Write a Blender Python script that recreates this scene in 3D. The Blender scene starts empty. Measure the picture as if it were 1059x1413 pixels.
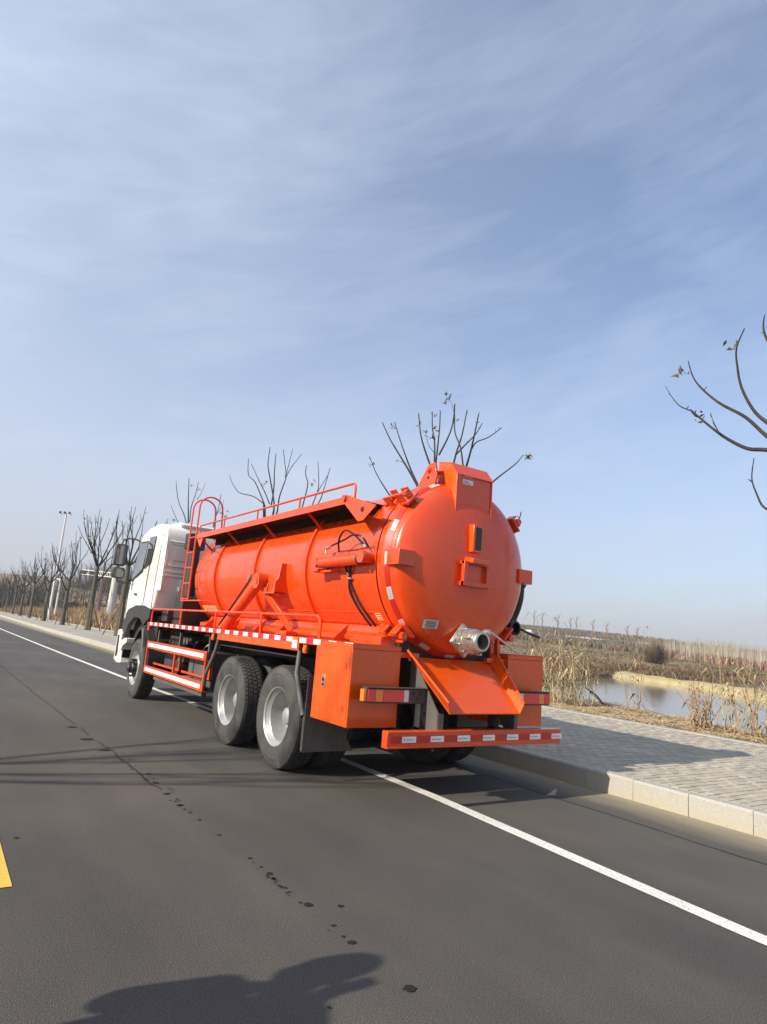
import bpy, bmesh, math, random
import numpy as np
from mathutils import Vector, Matrix, noise as mnoise
random.seed(7)
S = bpy.context.scene
COL = S.collection
pi = math.pi

# ------------------------------------------------------------------ camera
cd = bpy.data.cameras.new('camera'); cam = bpy.data.objects.new('camera', cd); COL.objects.link(cam)
S.camera = cam
CAM = Vector((-4.4098, -5.0969, 1.4489))
RT = Vector((0.82268, -0.56299, 0.07895)); UP = Vector((-0.16995, -0.11102, 0.97918)); FW = Vector((0.54251, 0.81897, 0.18702))
m = Matrix((RT, UP, -FW)).transposed().to_4x4(); m.translation = CAM
cam.matrix_world = m
cd.sensor_fit = 'HORIZONTAL'; cd.sensor_width = 36; cd.lens = 897.74 / 1059 * 36
cd.clip_start = .05; cd.clip_end = 5000

def at(px, py, ax, val):
    """world point of a photograph ray on the plane where coordinate ax equals val"""
    d = FW + RT * ((px - 529.5) / 897.74) - UP * ((py - 706.5) / 897.74)
    t = (val - CAM[ax]) / d[ax]
    return CAM + d * t

# ------------------------------------------------------------------ world, sun, exposure
W = bpy.data.worlds.new('World'); S.world = W; W.use_nodes = True
nt = W.node_tree; N = nt.nodes; L = nt.links; N.clear()
SUN_EL = math.radians(29.7)
out = N.new('ShaderNodeOutputWorld'); bg = N.new('ShaderNodeBackground'); bg.inputs[1].default_value = .11
sky = N.new('ShaderNodeTexSky'); sky.sky_type = 'NISHITA'; sky.sun_disc = False
sky.sun_elevation = SUN_EL; sky.sun_rotation = math.radians(270)
sky.air_density = 1.0; sky.dust_density = .8; sky.ozone_density = 1.0; sky.altitude = 50
tc = N.new('ShaderNodeTexCoord'); sep = N.new('ShaderNodeSeparateXYZ'); L.new(tc.outputs['Generated'], sep.inputs[0])
def wm(op, a, b=None, c=None, clamp=False):
    n = N.new('ShaderNodeMath'); n.operation = op; n.use_clamp = clamp
    for i, v in enumerate((a, b, c)):
        if v is None: continue
        if isinstance(v, (int, float)): n.inputs[i].default_value = v
        else: L.new(v, n.inputs[i])
    return n.outputs[0]
X_, Y_, Z_ = sep.outputs
h_ = wm('SUBTRACT', wm('MULTIPLY', X_, .82), wm('MULTIPLY', Y_, .57)); f_ = wm('ADD', wm('MULTIPLY', X_, .57), wm('MULTIPLY', Y_, .82))
ra = math.radians(13); r1 = wm('ADD', wm('MULTIPLY', h_, math.cos(ra)), wm('MULTIPLY', Z_, math.sin(ra))); v1 = wm('SUBTRACT', wm('MULTIPLY', Z_, math.cos(ra)), wm('MULTIPLY', h_, math.sin(ra)))
def cnoise(sx, sy, sz, scale, detail, dist, off=0):
    c_ = N.new('ShaderNodeCombineXYZ'); L.new(wm('MULTIPLY', r1, sx), c_.inputs[0]); L.new(wm('ADD', wm('MULTIPLY', v1, sy), off), c_.inputs[1]); L.new(wm('MULTIPLY', f_, sz), c_.inputs[2])
    n_ = N.new('ShaderNodeTexNoise'); L.new(c_.outputs[0], n_.inputs[0]); n_.inputs['Scale'].default_value = scale; n_.inputs['Detail'].default_value = detail; n_.inputs['Distortion'].default_value = dist; n_.inputs['Roughness'].default_value = .55; return n_.outputs[0]
cl = wm('ADD', wm('MULTIPLY', cnoise(1, 2.1, 1, 1.5, 4, .4, 4.35), .66), wm('MULTIPLY', cnoise(1, 1, 1, 1.1, 2, .2, 8.0), .34))
cl = wm('ADD', cl, wm('MULTIPLY', wm('SUBTRACT', cnoise(1, 4.2, 1, 3.2, 7, .9, .4), .5), .20))
cl = wm('ADD', cl, wm('MULTIPLY', wm('SUBTRACT', cnoise(1, 5.5, 1, 9, 6, 1.2, 1.4), .5), .12))
# a thin veil of cirrus, thicker towards the horizon
base = wm('MULTIPLY', wm('SUBTRACT', cl, .42), 3.6, clamp=True)
low = wm('POWER', wm('SUBTRACT', 1.0, wm('MAXIMUM', sep.outputs[2], 0.0)), 3.3)
veil = wm('ADD', wm('MULTIPLY', base, .40), wm('MULTIPLY', low, .98), clamp=True)
glow = wm('MULTIPLY', wm('SUBTRACT', .66, sep.outputs[0]), .36)
veil = wm('ADD', wm('ADD', wm('MULTIPLY', veil, .80), .12), glow, clamp=True)
veil = wm('MINIMUM', veil, .97)
mix = N.new('ShaderNodeMix'); mix.data_type = 'RGBA'; L.new(veil, mix.inputs[0])
tint = N.new('ShaderNodeMix'); tint.data_type = 'RGBA'; tint.blend_type = 'MULTIPLY'; tint.inputs[0].default_value = 1; tint.inputs[7].default_value = (.84, .96, 1.14, 1)
L.new(sky.outputs[0], tint.inputs[6]); L.new(tint.outputs[2], mix.inputs[6])
cc = N.new('ShaderNodeMix'); cc.data_type = 'RGBA'; L.new(low, cc.inputs[0]); cc.inputs[6].default_value = (5.9, 6.6, 7.9, 1); cc.inputs[7].default_value = (3.5, 3.5, 3.75, 1)
L.new(cc.outputs[2], mix.inputs[7])
L.new(mix.outputs[2], bg.inputs[0]); L.new(bg.outputs[0], out.inputs[0])

sd = bpy.data.lights.new('sun', 'SUN'); sun = bpy.data.objects.new('sun', sd); COL.objects.link(sun)
sd.energy = 5.0; sd.angle = math.radians(.55); sd.color = (1, .91, .78)
sdir = Vector((math.cos(SUN_EL), 0.0, -math.sin(SUN_EL)))
sun.rotation_euler = sdir.to_track_quat('-Z', 'Y').to_euler(); sun.location = (-20, 0, 15)
S.view_settings.view_transform = 'Standard'; S.view_settings.look = 'None'; S.view_settings.exposure = .42; S.view_settings.gamma = 1
S.view_settings.use_curve_mapping = False
S.render.engine = 'CYCLES'; S.cycles.max_bounces = 6; S.cycles.transparent_max_bounces = 6

# ------------------------------------------------------------------ materials
def mat(name, col, rough=.5, metal=0, coat=0, coat_r=.05, spec=None, emit=None):
    M_ = bpy.data.materials.new(name); M_.use_nodes = True
    b = M_.node_tree.nodes['Principled BSDF']
    b.inputs['Base Color'].default_value = (*col, 1); b.inputs['Roughness'].default_value = rough; b.inputs['Metallic'].default_value = metal
    b.inputs['Coat Weight'].default_value = coat; b.inputs['Coat Roughness'].default_value = coat_r
    if spec is not None: b.inputs['Specular IOR Level'].default_value = spec
    return M_
class NB:
    """small node helper for one material"""
    def __init__(s, M_):
        s.m = M_; s.t = M_.node_tree; s.b = s.t.nodes['Principled BSDF']; s.co = None
    def n(s, typ, **k):
        x = s.t.nodes.new(typ)
        for a, b in k.items(): setattr(x, a, b)
        return x
    def coord(s, kind='Object'):
        if s.co is None: s.co = s.n('ShaderNodeTexCoord')
        return s.co.outputs[kind]
    def noise(s, scale, detail=3, rough=.5, vec=None, stretch=None, out=0, dist=0):
        x = s.n('ShaderNodeTexNoise'); x.inputs['Scale'].default_value = scale; x.inputs['Detail'].default_value = detail; x.inputs['Roughness'].default_value = rough; x.inputs['Distortion'].default_value = dist
        v = vec if vec is not None else s.coord()
        if stretch:
            mp = s.n('ShaderNodeMapping'); mp.inputs['Scale'].default_value = stretch; s.t.links.new(v, mp.inputs[0]); v = mp.outputs[0]
        s.t.links.new(v, x.inputs[0]); return x.outputs[out]
    def ramp(s, f, stops):
        x = s.n('ShaderNodeValToRGB'); e = x.color_ramp.elements
        while len(e) > 2: e.remove(e[-1])
        e[0].position, e[0].color = stops[0][0], (*stops[0][1], 1); e[1].position, e[1].color = stops[1][0], (*stops[1][1], 1)
        for p, c in stops[2:]:
            q = e.new(p); q.color = (*c, 1)
        s.t.links.new(f, x.inputs[0]); return x.outputs[0]
    def math(s, op, a, b=None, clamp=False):
        x = s.n('ShaderNodeMath', operation=op, use_clamp=clamp)
        for i, v in enumerate((a, b)):
            if v is None: continue
            if isinstance(v, (int, float)): x.inputs[i].default_value = v
            else: s.t.links.new(v, x.inputs[i])
        return x.outputs[0]
    def mix(s, f, a, b, mode='MIX'):
        x = s.n('ShaderNodeMix', data_type='RGBA', blend_type=mode)
        for i, v in ((0, f), (6, a), (7, b)):
            if isinstance(v, (int, float)): x.inputs[i].default_value = v
            elif isinstance(v, tuple): x.inputs[i].default_value = (*v, 1)
            else: s.t.links.new(v, x.inputs[i])
        return x.outputs[2]
    def color(s, o): s.t.links.new(o, s.b.inputs['Base Color'])
    def rough(s, o): s.t.links.new(o, s.b.inputs['Roughness'])
    def bump(s, h, strength=.3, dist=.01):
        x = s.n('ShaderNodeBump'); x.inputs['Strength'].default_value = strength; x.inputs['Distance'].default_value = dist
        s.t.links.new(h, x.inputs['Height']); s.t.links.new(x.outputs[0], s.b.inputs['Normal'])

def paint(name, col, var=.12, dust=(.35, .28, .2), dust_amt=.12, rough=.28, coat=.8):
    M_ = mat(name, col, rough, 0, coat, .06); q = NB(M_)
    a = q.noise(1.7, 4); dark = tuple(c * (1 - var) for c in col)
    c1 = q.mix(a, dark, tuple(min(1, c * (1 + var * .5)) for c in col))
    d = q.math('MULTIPLY', q.math('SUBTRACT', q.math('ADD', q.math('MULTIPLY', q.noise(4.5, 6, .7), .6), q.math('MULTIPLY', q.noise(7, 5, .7, stretch=(1, 1, .12)), .4)), .47, True), dust_amt * 8, True)
    q.color(q.mix(d, c1, dust))
    q.rough(q.math('ADD', q.math('MULTIPLY', q.noise(9, 5), .16), rough - .08))
    q.bump(q.noise(2.2, 2), .12, .02)
    return M_
ORANGE = paint('orange_paint', (.68, .058, .003), .1, dust_amt=.04, coat=.4)
ORANGE2 = paint('orange_paint_bright', (.72, .082, .003), .08, dust_amt=.04, coat=.45)
WHITE = paint('white_cab_paint', (.80, .785, .72), .03, (.62, .58, .5), .015)
BLACK = mat('black_chassis', (.018, .018, .02), .55)
q = NB(BLACK); q.color(q.ramp(q.noise(6, 5, .7), [(.3, (.014, .014, .016)), (.75, (.045, .042, .038))])); q.bump(q.noise(40, 3), .1)
DARKPL = mat('dark_plastic', (.045, .045, .048), .5)
q = NB(DARKPL); q.color(q.ramp(q.noise(3, 4), [(.3, (.035, .035, .038)), (.75, (.075, .072, .068))]))
GREYM = mat('grey_flap_plastic', (.10, .095, .09), .55)
q = NB(GREYM); q.color(q.ramp(q.noise(2.5, 5, .7), [(.3, (.06, .058, .056)), (.8, (.14, .13, .115))]))
RUB = mat('tyre_rubber', (.035, .034, .034), .8)
q = NB(RUB); q.color(q.ramp(q.noise(5, 6, .7), [(.25, (.028, .028, .029)), (.55, (.055, .052, .05)), (.85, (.12, .105, .088))])); q.bump(q.noise(60, 3), .15)
HOSE = mat('black_hose', (.012, .013, .018), .4)
STEEL = mat('cast_aluminium', (.56, .53, .47), .38, .85)
q = NB(STEEL); q.color(q.ramp(q.noise(14, 5, .7), [(.3, (.40, .38, .33)), (.7, (.68, .65, .58))])); q.rough(q.math('ADD', q.math('MULTIPLY', q.noise(20, 4), .35), .2)); q.bump(q.noise(60, 4), .25)
RIM = mat('silver_wheel_paint', (.50, .50, .49), .38, .35)
q = NB(RIM); q.color(q.ramp(q.noise(6, 6, .7), [(.3, (.30, .30, .295)), (.65, (.40, .40, .39)), (.9, (.27, .24, .2))]))
TAPEW = mat('white_reflective_tape', (.82, .80, .77), .35)
TAPED = mat('dull_white_label', (.50, .46, .45), .45)
q = NB(TAPEW); q.color(q.ramp(q.noise(12, 4), [(.35, (.68, .66, .62)), (.6, (.84, .82, .79))]))
TAPER = mat('red_reflective_tape', (.55, .012, .03), .35)
TAPEO = mat('worn_red_tape', (.48, .018, .012), .35)
INK = mat('dark_print', (.05, .05, .06), .5)
GLASS = mat('tinted_cab_glass', (.03, .035, .035), .04, 0, 1, .02)
CHEQ = mat('dark_chequer_plate', (.035, .012, .010), .9, spec=.1); q = NB(CHEQ); q.color(q.ramp(q.noise(70, 2, .5), [(.45, (.02, .008, .007)), (.62, (.10, .035, .03))]))
MIRR = mat('mirror_glass', (.16, .17, .18), .05, 1)
LAMPR = mat('red_lens', (.72, .010, .010), .12, 0, 1)
LAMPA = mat('amber_lens', (.85, .20, .01), .12, 0, 1)
LAMPW = mat('clear_lens', (.62, .60, .58), .12, 0, 1)
YELST = mat('yellow_sticker', (.75, .62, .30), .5)

ASPH = mat('asphalt', (.07, .068, .065), .85); q = NB(ASPH)
g = q.noise(170, 2, .7); big = q.noise(.35, 5, .6); md = q.noise(2.2, 5, .6, stretch=(1, .35, 1)); tr = q.noise(.9, 3, stretch=(1, .05, 1))
c = q.ramp(g, [(.30, (.033, .031, .028)), (.48, (.073, .067, .060)), (.60, (.105, .096, .085)), (.72, (.23, .21, .185))])
c = q.mix(1, c, q.ramp(big, [(.3, (.78, .78, .80)), (.7, (1.2, 1.17, 1.1))]), 'MULTIPLY')
c = q.mix(1, c, q.ramp(md, [(.3, (.86, .86, .87)), (.7, (1.12, 1.1, 1.06))]), 'MULTIPLY')
c = q.mix(1, c, q.ramp(tr, [(.32, (.82, .82, .83)), (.68, (1.14, 1.13, 1.1))]), 'MULTIPLY')
sx = q.n('ShaderNodeSeparateXYZ'); q.t.links.new(q.coord(), sx.inputs[0])
# pale dust that gathers in the gutter beside the kerb
gd = q.math('MULTIPLY', q.math('SUBTRACT', q.math('ADD', sx.outputs[0], q.math('MULTIPLY', q.noise(3, 5, .7, stretch=(1, .3, 1)), .5)), 1.45), 1.9, True)
c = q.mix(q.math('MULTIPLY', gd, .95), c, (.30, .255, .17))
q.color(c); q.bump(g, .8, .008)
LINEW = mat('white_road_paint', (.62, .61, .56), .6); q = NB(LINEW)
q.color(q.mix(q.ramp(q.noise(60, 6, .75), [(.50, (0, 0, 0)), (.66, (.7, .7, .7))]), q.ramp(q.noise(3, 5), [(.3, (.68, .66, .59)), (.7, (.84, .81, .73))]), (.12, .11, .10)))
LINEY = mat('yellow_road_paint', (.66, .43, .06), .6); q = NB(LINEY)
q.color(q.mix(q.ramp(q.noise(60, 6, .75), [(.52, (0, 0, 0)), (.68, (.6, .6, .6))]), (.68, .45, .06), (.14, .12, .09)))
WET = mat('wet_oil_drips', (.020, .019, .018), .85, spec=.2)
SEAL = mat('dark_joint_filler', (.018, .017, .016), .8)
KERB = mat('granite_kerb', (.42, .40, .35), .75); q = NB(KERB)
oi = q.n('ShaderNodeObjectInfo')
sx = q.n('ShaderNodeSeparateXYZ'); gm = q.n('ShaderNodeNewGeometry'); q.t.links.new(gm.outputs['Position'], sx.inputs[0])
c = q.ramp(q.noise(90, 3, .7, vec=gm.outputs['Position']), [(.3, (.27, .26, .235)), (.55, (.38, .365, .325)), (.75, (.46, .44, .40))])
c = q.mix(1, c, q.ramp(oi.outputs['Random'], [(0, (.92, .92, .92)), (1, (1.05, 1.04, 1.01))]), 'MULTIPLY')
st = q.math('MULTIPLY', q.math('SUBTRACT', .16, q.math('ADD', sx.outputs[2], q.math('MULTIPLY', q.noise(5, 4, vec=gm.outputs['Position']), .09))), 9, True)
q.color(q.mix(q.math('MULTIPLY', st, .5), c, (.37, .32, .19))); q.bump(q.noise(90, 3, vec=gm.outputs['Position']), .2, .005)
PAVE = mat('grey_paver', (.28, .265, .23), .85); q = NB(PAVE)
oi = q.n('ShaderNodeObjectInfo'); gm = q.n('ShaderNodeNewGeometry')
rnd = q.math('FRACT', q.math('ADD', q.math('MULTIPLY', oi.outputs['Random'], 7.31), gm.outputs['Random Per Island']))
c = q.ramp(rnd, [(0, (.335, .308, .248)), (.5, (.38, .35, .28)), (1, (.43, .395, .315))])
c = q.mix(1, c, q.ramp(q.noise(.9, 5, .6, vec=gm.outputs['Position']), [(.3, (.84, .85, .88)), (.7, (1.12, 1.08, 1.0))]), 'MULTIPLY')
sandm = q.ramp(q.noise(1.6, 6, .7, vec=gm.outputs['Position'], stretch=(.5, 1.6, 1)), [(.60, (0, 0, 0)), (.72, (.55, .55, .55))])
q.color(q.mix(sandm, c, (.46, .36, .23))); q.bump(q.noise(120, 3, vec=gm.outputs['Position']), .3, .004)
PAVEB = mat('far_paving', (.26, .25, .22), .9); q = NB(PAVEB)
br = q.n('ShaderNodeTexBrick'); q.t.links.new(q.coord(), br.inputs[0]); br.inputs['Scale'].default_value = 1; br.inputs['Brick Width'].default_value = .2; br.inputs['Row Height'].default_value = .1; br.inputs['Mortar Size'].default_value = .006
br.inputs['Color1'].default_value = (.24, .23, .2, 1); br.inputs['Color2'].default_value = (.33, .31, .27, 1); br.inputs['Mortar'].default_value = (.15, .13, .1, 1)
q.color(q.mix(q.ramp(q.noise(.5, 5), [(.4, (.2, .2, .2)), (.6, (.85, .85, .85))]), br.outputs[0], (.42, .37, .29)))
JOINT = mat('paver_joint_sand', (.27, .24, .18), .95)
SOIL = mat('sandy_soil', (.36, .27, .16), .95); q = NB(SOIL)
q.color(q.ramp(q.noise(2.2, 7, .7), [(.25, (.26, .18, .10)), (.5, (.42, .31, .18)), (.75, (.54, .42, .26))])); q.bump(q.noise(14, 6, .7), .8, .05)
SAND = mat('yellow_sand', (.52, .42, .20), .95); q = NB(SAND)
q.color(q.ramp(q.noise(.8, 7, .7), [(.3, (.30, .235, .11)), (.6, (.46, .375, .19))])); q.bump(q.noise(2, 6), .6, .2)
LAND = mat('winter_farmland', (.16, .12, .07), .95); q = NB(LAND)
a = q.noise(.05, 8, .65, stretch=(1, 2.4, 1)); b_ = q.noise(.5, 8, .75)
c = q.ramp(a, [(.28, (.07, .055, .028)), (.42, (.15, .11, .06)), (.54, (.27, .20, .115)), (.66, (.15, .14, .06)), (.82, (.36, .27, .15))])
c = q.mix(1, c, q.ramp(b_, [(.3, (.5, .5, .5)), (.7, (1.35, 1.3, 1.2))]), 'MULTIPLY'); q.color(c); q.bump(b_, 1, .5)
HILL = mat('distant_hill', (.10, .10, .09), 1); q = NB(HILL); q.color(q.ramp(q.noise(.02, 6, .7), [(.3, (.085, .085, .07)), (.7, (.16, .145, .115))]))
WATER = mat('pond_water', (.10, .12, .10), .05); q = NB(WATER)
q.b.inputs['IOR'].default_value = 1.33; q.color(q.ramp(q.noise(.05, 4), [(.3, (.105, .115, .095)), (.7, (.15, .15, .12))]))
q.bump(q.math('ADD', q.noise(3.5, 4, stretch=(1, 1.8, 1)), q.math('MULTIPLY', q.noise(.6, 3), 1.5)), .10, .03)
def veg(name, stops, scale=3, rough=.9, isl=True):
    M_ = mat(name, stops[0][1], rough); q = NB(M_); gm = q.n('ShaderNodeNewGeometry')
    f = q.math('MULTIPLY', q.math('ADD', gm.outputs['Random Per Island'], q.noise(scale, 3)), .5) if isl else q.noise(scale, 5, .7)
    q.color(q.ramp(f, stops)); return M_
BARK = veg('grey_green_bark', [(.3, (.045, .045, .034)), (.55, (.085, .082, .062)), (.75, (.14, .13, .10))], 9, .9, False)
q = NB(BARK); q.bump(q.noise(30, 5, .7, stretch=(1, 1, .3)), .8, .02)
TWIG = veg('dark_twig_bark', [(.3, (.014, .013, .012)), (.7, (.048, .040, .032))], 5, .9, False)
LEAF = veg('withered_leaf', [(.2, (.05, .055, .02)), (.6, (.12, .10, .04)), (.9, (.20, .13, .06))])
REED = veg('dry_reed_straw', [(.2, (.22, .155, .08)), (.5, (.37, .29, .155)), (.8, (.50, .43, .27))])
REEDB = veg('brown_dead_weeds', [(.2, (.17, .105, .055)), (.5, (.32, .215, .115)), (.85, (.48, .35, .2))])
STRAW = veg('straw_litter', [(.2, (.34, .23, .11)), (.5, (.52, .38, .19)), (.8, (.66, .52, .31))])
SCRUB = veg('brown_scrub', [(.2, (.07, .045, .025)), (.5, (.155, .10, .052)), (.85, (.28, .185, .10))])
SCRUBG = veg('olive_scrub', [(.2, (.05, .05, .022)), (.5, (.11, .105, .045)), (.85, (.2, .17, .08))])
SCRUBT = veg('distant_grey_trees', [(.2, (.07, .058, .036)), (.5, (.125, .10, .062)), (.85, (.2, .165, .11))])
SAPL = veg('pale_sapling_stem', [(.2, (.20, .175, .125)), (.5, (.32, .285, .21)), (.8, (.42, .38, .30))])
SAPR = veg('reddish_undergrowth', [(.2, (.14, .075, .05)), (.5, (.25, .14, .095)), (.8, (.34, .2, .13))])
WOODD = veg('dark_bare_wood', [(.2, (.022, .020, .017)), (.5, (.05, .042, .034)), (.85, (.085, .07, .052))])
STAKE = veg('brown_stake_wood', [(.3, (.10, .06, .035)), (.7, (.2, .125, .075))], 4)
GALV = mat('galvanised_pole', (.55, .55, .54), .5, .2)
CONC = mat('pale_concrete', (.55, .53, .47), .85)
CLOTH = mat('dark_jacket_cloth', (.03, .032, .045), .9); SKIN = mat('skin', (.45, .27, .19), .55); HAIR = mat('dark_hair', (.015, .012, .01), .6)
REDP = mat('red_mast_paint', (.16, .05, .045), .7)

# ------------------------------------------------------------------ mesh helpers
WL = {}
class MB:
    def __init__(s): s.v = []; s.f = []
    def add(s, vs, fs):
        o = len(s.v); s.v += [tuple(v) for v in vs]; s.f += [tuple(i + o for i in f) for f in fs]; return s
    def box(s, a, b):
        x0, y0, z0 = (min(a[i], b[i]) for i in range(3)); x1, y1, z1 = (max(a[i], b[i]) for i in range(3))
        return s.add([(x0, y0, z0), (x1, y0, z0), (x1, y1, z0), (x0, y1, z0), (x0, y0, z1), (x1, y0, z1), (x1, y1, z1), (x0, y1, z1)],
                     [(0, 3, 2, 1), (4, 5, 6, 7), (0, 1, 5, 4), (1, 2, 6, 5), (2, 3, 7, 6), (3, 0, 4, 7)])
    def obox(s, c, ax, ay, az):
        c = Vector(c); ax, ay, az = Vector(ax), Vector(ay), Vector(az)
        vs = [c + ax * i + ay * j + az * k for k in (-1, 1) for i, j in ((-1, -1), (1, -1), (1, 1), (-1, 1))]
        return s.add(vs, [(0, 3, 2, 1), (4, 5, 6, 7), (0, 1, 5, 4), (1, 2, 6, 5), (2, 3, 7, 6), (3, 0, 4, 7)])
    def bar(s, p, q_, w, h, up=(0, 0, 1)):
        p, q_ = Vector(p), Vector(q_); d = q_ - p; l = d.length; d.normalize()
        x = d.cross(Vector(up))
        if x.length < 1e-4: x = d.cross(Vector((1, 0, 0)))
        x.normalize(); z = x.cross(d)
        return s.obox((p + q_) / 2, x * w / 2, d * l / 2, z * h / 2)
    def prism(s, pts, ax, a, b):
        """closed polygon pts (2D, in the two other axes in order) extruded along axis ax from a to b"""
        def P(p, t):
            r = list(p); r.insert(ax, t); return tuple(r)
        n = len(pts)
        return s.add([P(p, a) for p in pts] + [P(p, b) for p in pts], [tuple(range(n))[::-1], tuple(range(n, 2 * n))] + [(i, (i + 1) % n, n + (i + 1) % n, n + i) for i in range(n)])
    def tube(s, path, r, n=8, cap=True, closed=False):
        path = [Vector(p) for p in path]; k = len(path); rr = r if isinstance(r, (list, tuple)) else [r] * k
        t0 = (path[1] - path[0]).normalized(); x = t0.orthogonal().normalized(); rings = []
        for i in range(k):
            if closed: t = path[(i + 1) % k] - path[i - 1]
            else: t = path[min(i + 1, k - 1)] - path[max(i - 1, 0)]
            if t.length < 1e-9: t = t0
            t.normalize(); x = (x - t * x.dot(t))
            if x.length < 1e-6: x = t.orthogonal()
            x.normalize(); y = t.cross(x)
            rings.append([path[i] + (x * math.cos(2 * pi * j / n) + y * math.sin(2 * pi * j / n)) * rr[i] for j in range(n)])
        vs = [p for R_ in rings for p in R_]; fs = []
        for i in range(k if closed else k - 1):
            a, b = i * n, ((i + 1) % k) * n
            for j in range(n): fs.append((a + j, a + (j + 1) % n, b + (j + 1) % n, b + j))
        if cap and not closed: fs += [tuple(range(n))[::-1], tuple(range((k - 1) * n, k * n))]
        return s.add(vs, fs)
    def cyl(s, p, q_, r, n=20, r2=None): return s.tube([p, q_], [r, r if r2 is None else r2], n)
    def lathe(s, prof, c, ax, n=48, a0=0, a1=2 * pi):
        """prof: (radius, offset along ax)"""
        c = Vector(c); A = Vector(((1, 0, 0), (0, 1, 0), (0, 0, 1))[ax]); U = Vector(((0, 1, 0), (1, 0, 0), (1, 0, 0))[ax]); V = Vector(((0, 0, 1), (0, 0, 1), (0, 1, 0))[ax])
        full = abs(a1 - a0 - 2 * pi) < 1e-6; m_ = n if full else n + 1; vs = []
        for r, t in prof:
            for j in range(m_):
                th = a0 + (a1 - a0) * j / n; vs.append(c + A * t + (U * math.cos(th) + V * math.sin(th)) * r)
        fs = []
        for i in range(len(prof) - 1):
            for j in range(n): 
                j2 = (j + 1) % m_; fs.append((i * m_ + j, i * m_ + j2, (i + 1) * m_ + j2, (i + 1) * m_ + j))
        return s.add(vs, fs)
    def pieces(s):
        n = len(s.v); pr = list(range(n))
        def fd(i):
            while pr[i] != i: pr[i] = pr[pr[i]]; i = pr[i]
            return i
        key = {}
        for i, v in enumerate(s.v):
            k = (round(v[0], 5), round(v[1], 5), round(v[2], 5)); pr[fd(i)] = fd(key.setdefault(k, i))
        for f in s.f:
            for i in f[1:]: pr[fd(i)] = fd(f[0])
        r = [fd(i) for i in range(n)]; ids = sorted(set(r)); ix = {a: k for k, a in enumerate(ids)}; isl = np.array([ix[a] for a in r]); k = len(ids)
        if k < 2 or k > 60: return None
        P = np.array([tuple(v) for v in s.v]); lo = np.full((k, 3), np.inf); hi = -lo; np.minimum.at(lo, isl, P); np.maximum.at(hi, isl, P)
        size = (hi - lo).max(1); gap = np.maximum(0, np.maximum(lo[:, None] - hi[None], lo[None] - hi[:, None]))
        near = np.sqrt((gap ** 2).sum(2)) <= np.maximum(.02, .5 * np.maximum(size[:, None], size[None])); comp = list(range(k)); ch = True
        for i in range(k):
            for j in range(i):
                if near[i, j] and comp[i] != comp[j]: a, c = comp[i], comp[j]; comp = [c if q == a else q for q in comp]
        g = sorted(set(comp))
        if len(g) < 2 or len(g) > 40: return None
        out_ = []
        for c in g:
            m2 = MB(); mp_ = {}
            for i in range(n):
                if comp[isl[i]] == c: mp_[i] = len(m2.v); m2.v.append(s.v[i])
            m2.f = [tuple(mp_[i] for i in f) for f in s.f if f[0] in mp_]; out_.append(m2)
        return out_
    def build(s, name, mt, parent=None, bevel=0, smooth=True, ang=35, seg=2, kind=None, split=True):
        if parent and not kind and split and name not in ('crown', 'leaf_tuft', 'label_print', 'sidewall_marks', 'hand_hole', 'gauge_marksx') and 8 < len(s.v) < 3000:
            pc = s.pieces()
            if pc:
                os_ = [p.build(name, mt, parent, bevel, smooth, ang, seg, kind, False) for p in pc]; return os_[0]
        off = WL.get(parent.name, Vector()) if parent else Vector()
        me = bpy.data.meshes.new(name)
        me.from_pydata([(v[0] - off[0], v[1] - off[1], v[2] - off[2]) for v in s.v], [], s.f); me.update()
        bm = bmesh.new(); bm.from_mesh(me); bmesh.ops.remove_doubles(bm, verts=bm.verts, dist=1e-6) if len(s.v) < 20000 else None
        if len(s.v) < 20000: bmesh.ops.recalc_face_normals(bm, faces=bm.faces)
        bm.to_mesh(me); bm.free()
        if smooth:
            me.polygons.foreach_set('use_smooth', [True] * len(me.polygons)); me.set_sharp_from_angle(angle=math.radians(ang))
        me.materials.append(mt); o = bpy.data.objects.new(name, me); COL.objects.link(o)
        if parent: o.parent = parent; WL[o.name] = off.copy()
        else: WL[o.name] = Vector()
        if bevel:
            b = o.modifiers.new('b', 'BEVEL'); b.width = bevel; b.segments = seg; b.limit_method = 'ANGLE'; b.angle_limit = math.radians(38)
        if kind: o['kind'] = kind
        return o
def thing(name, loc, label, cat, group=None):
    o = bpy.data.objects.new(name, None); COL.objects.link(o); o.location = loc; o.empty_display_size = .2
    WL[o.name] = Vector(loc); o['label'] = label; o['category'] = cat
    if group: o['group'] = group
    return o
def tag(o, label, cat=None, group=None, kind=None):
    if label: o['label'] = label
    if cat: o['category'] = cat
    if group: o['group'] = group
    if kind: o['kind'] = kind
    return o
def copy_tree(o, parent=None):
    c = o.copy(); COL.objects.link(c)
    if parent: c.parent = parent
    for ch in list(o.children): copy_tree(ch, c)
    return c
def arc(c, r, a0, a1, n, ax1, ax2):
    c = Vector(c); return [c + Vector(ax1) * r * math.cos(a0 + (a1 - a0) * i / n) + Vector(ax2) * r * math.sin(a0 + (a1 - a0) * i / n) for i in range(n + 1)]
def rrect(x0, z0, x1, z1, r, n=4):
    p = []
    for cx, cz, a in ((x1 - r, z1 - r, 0), (x0 + r, z1 - r, pi / 2), (x0 + r, z0 + r, pi), (x1 - r, z0 + r, 3 * pi / 2)):
        for i in range(n + 1): p.append((cx + r * math.cos(a + pi / 2 * i / n), cz + r * math.sin(a + pi / 2 * i / n)))
    return p
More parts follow.
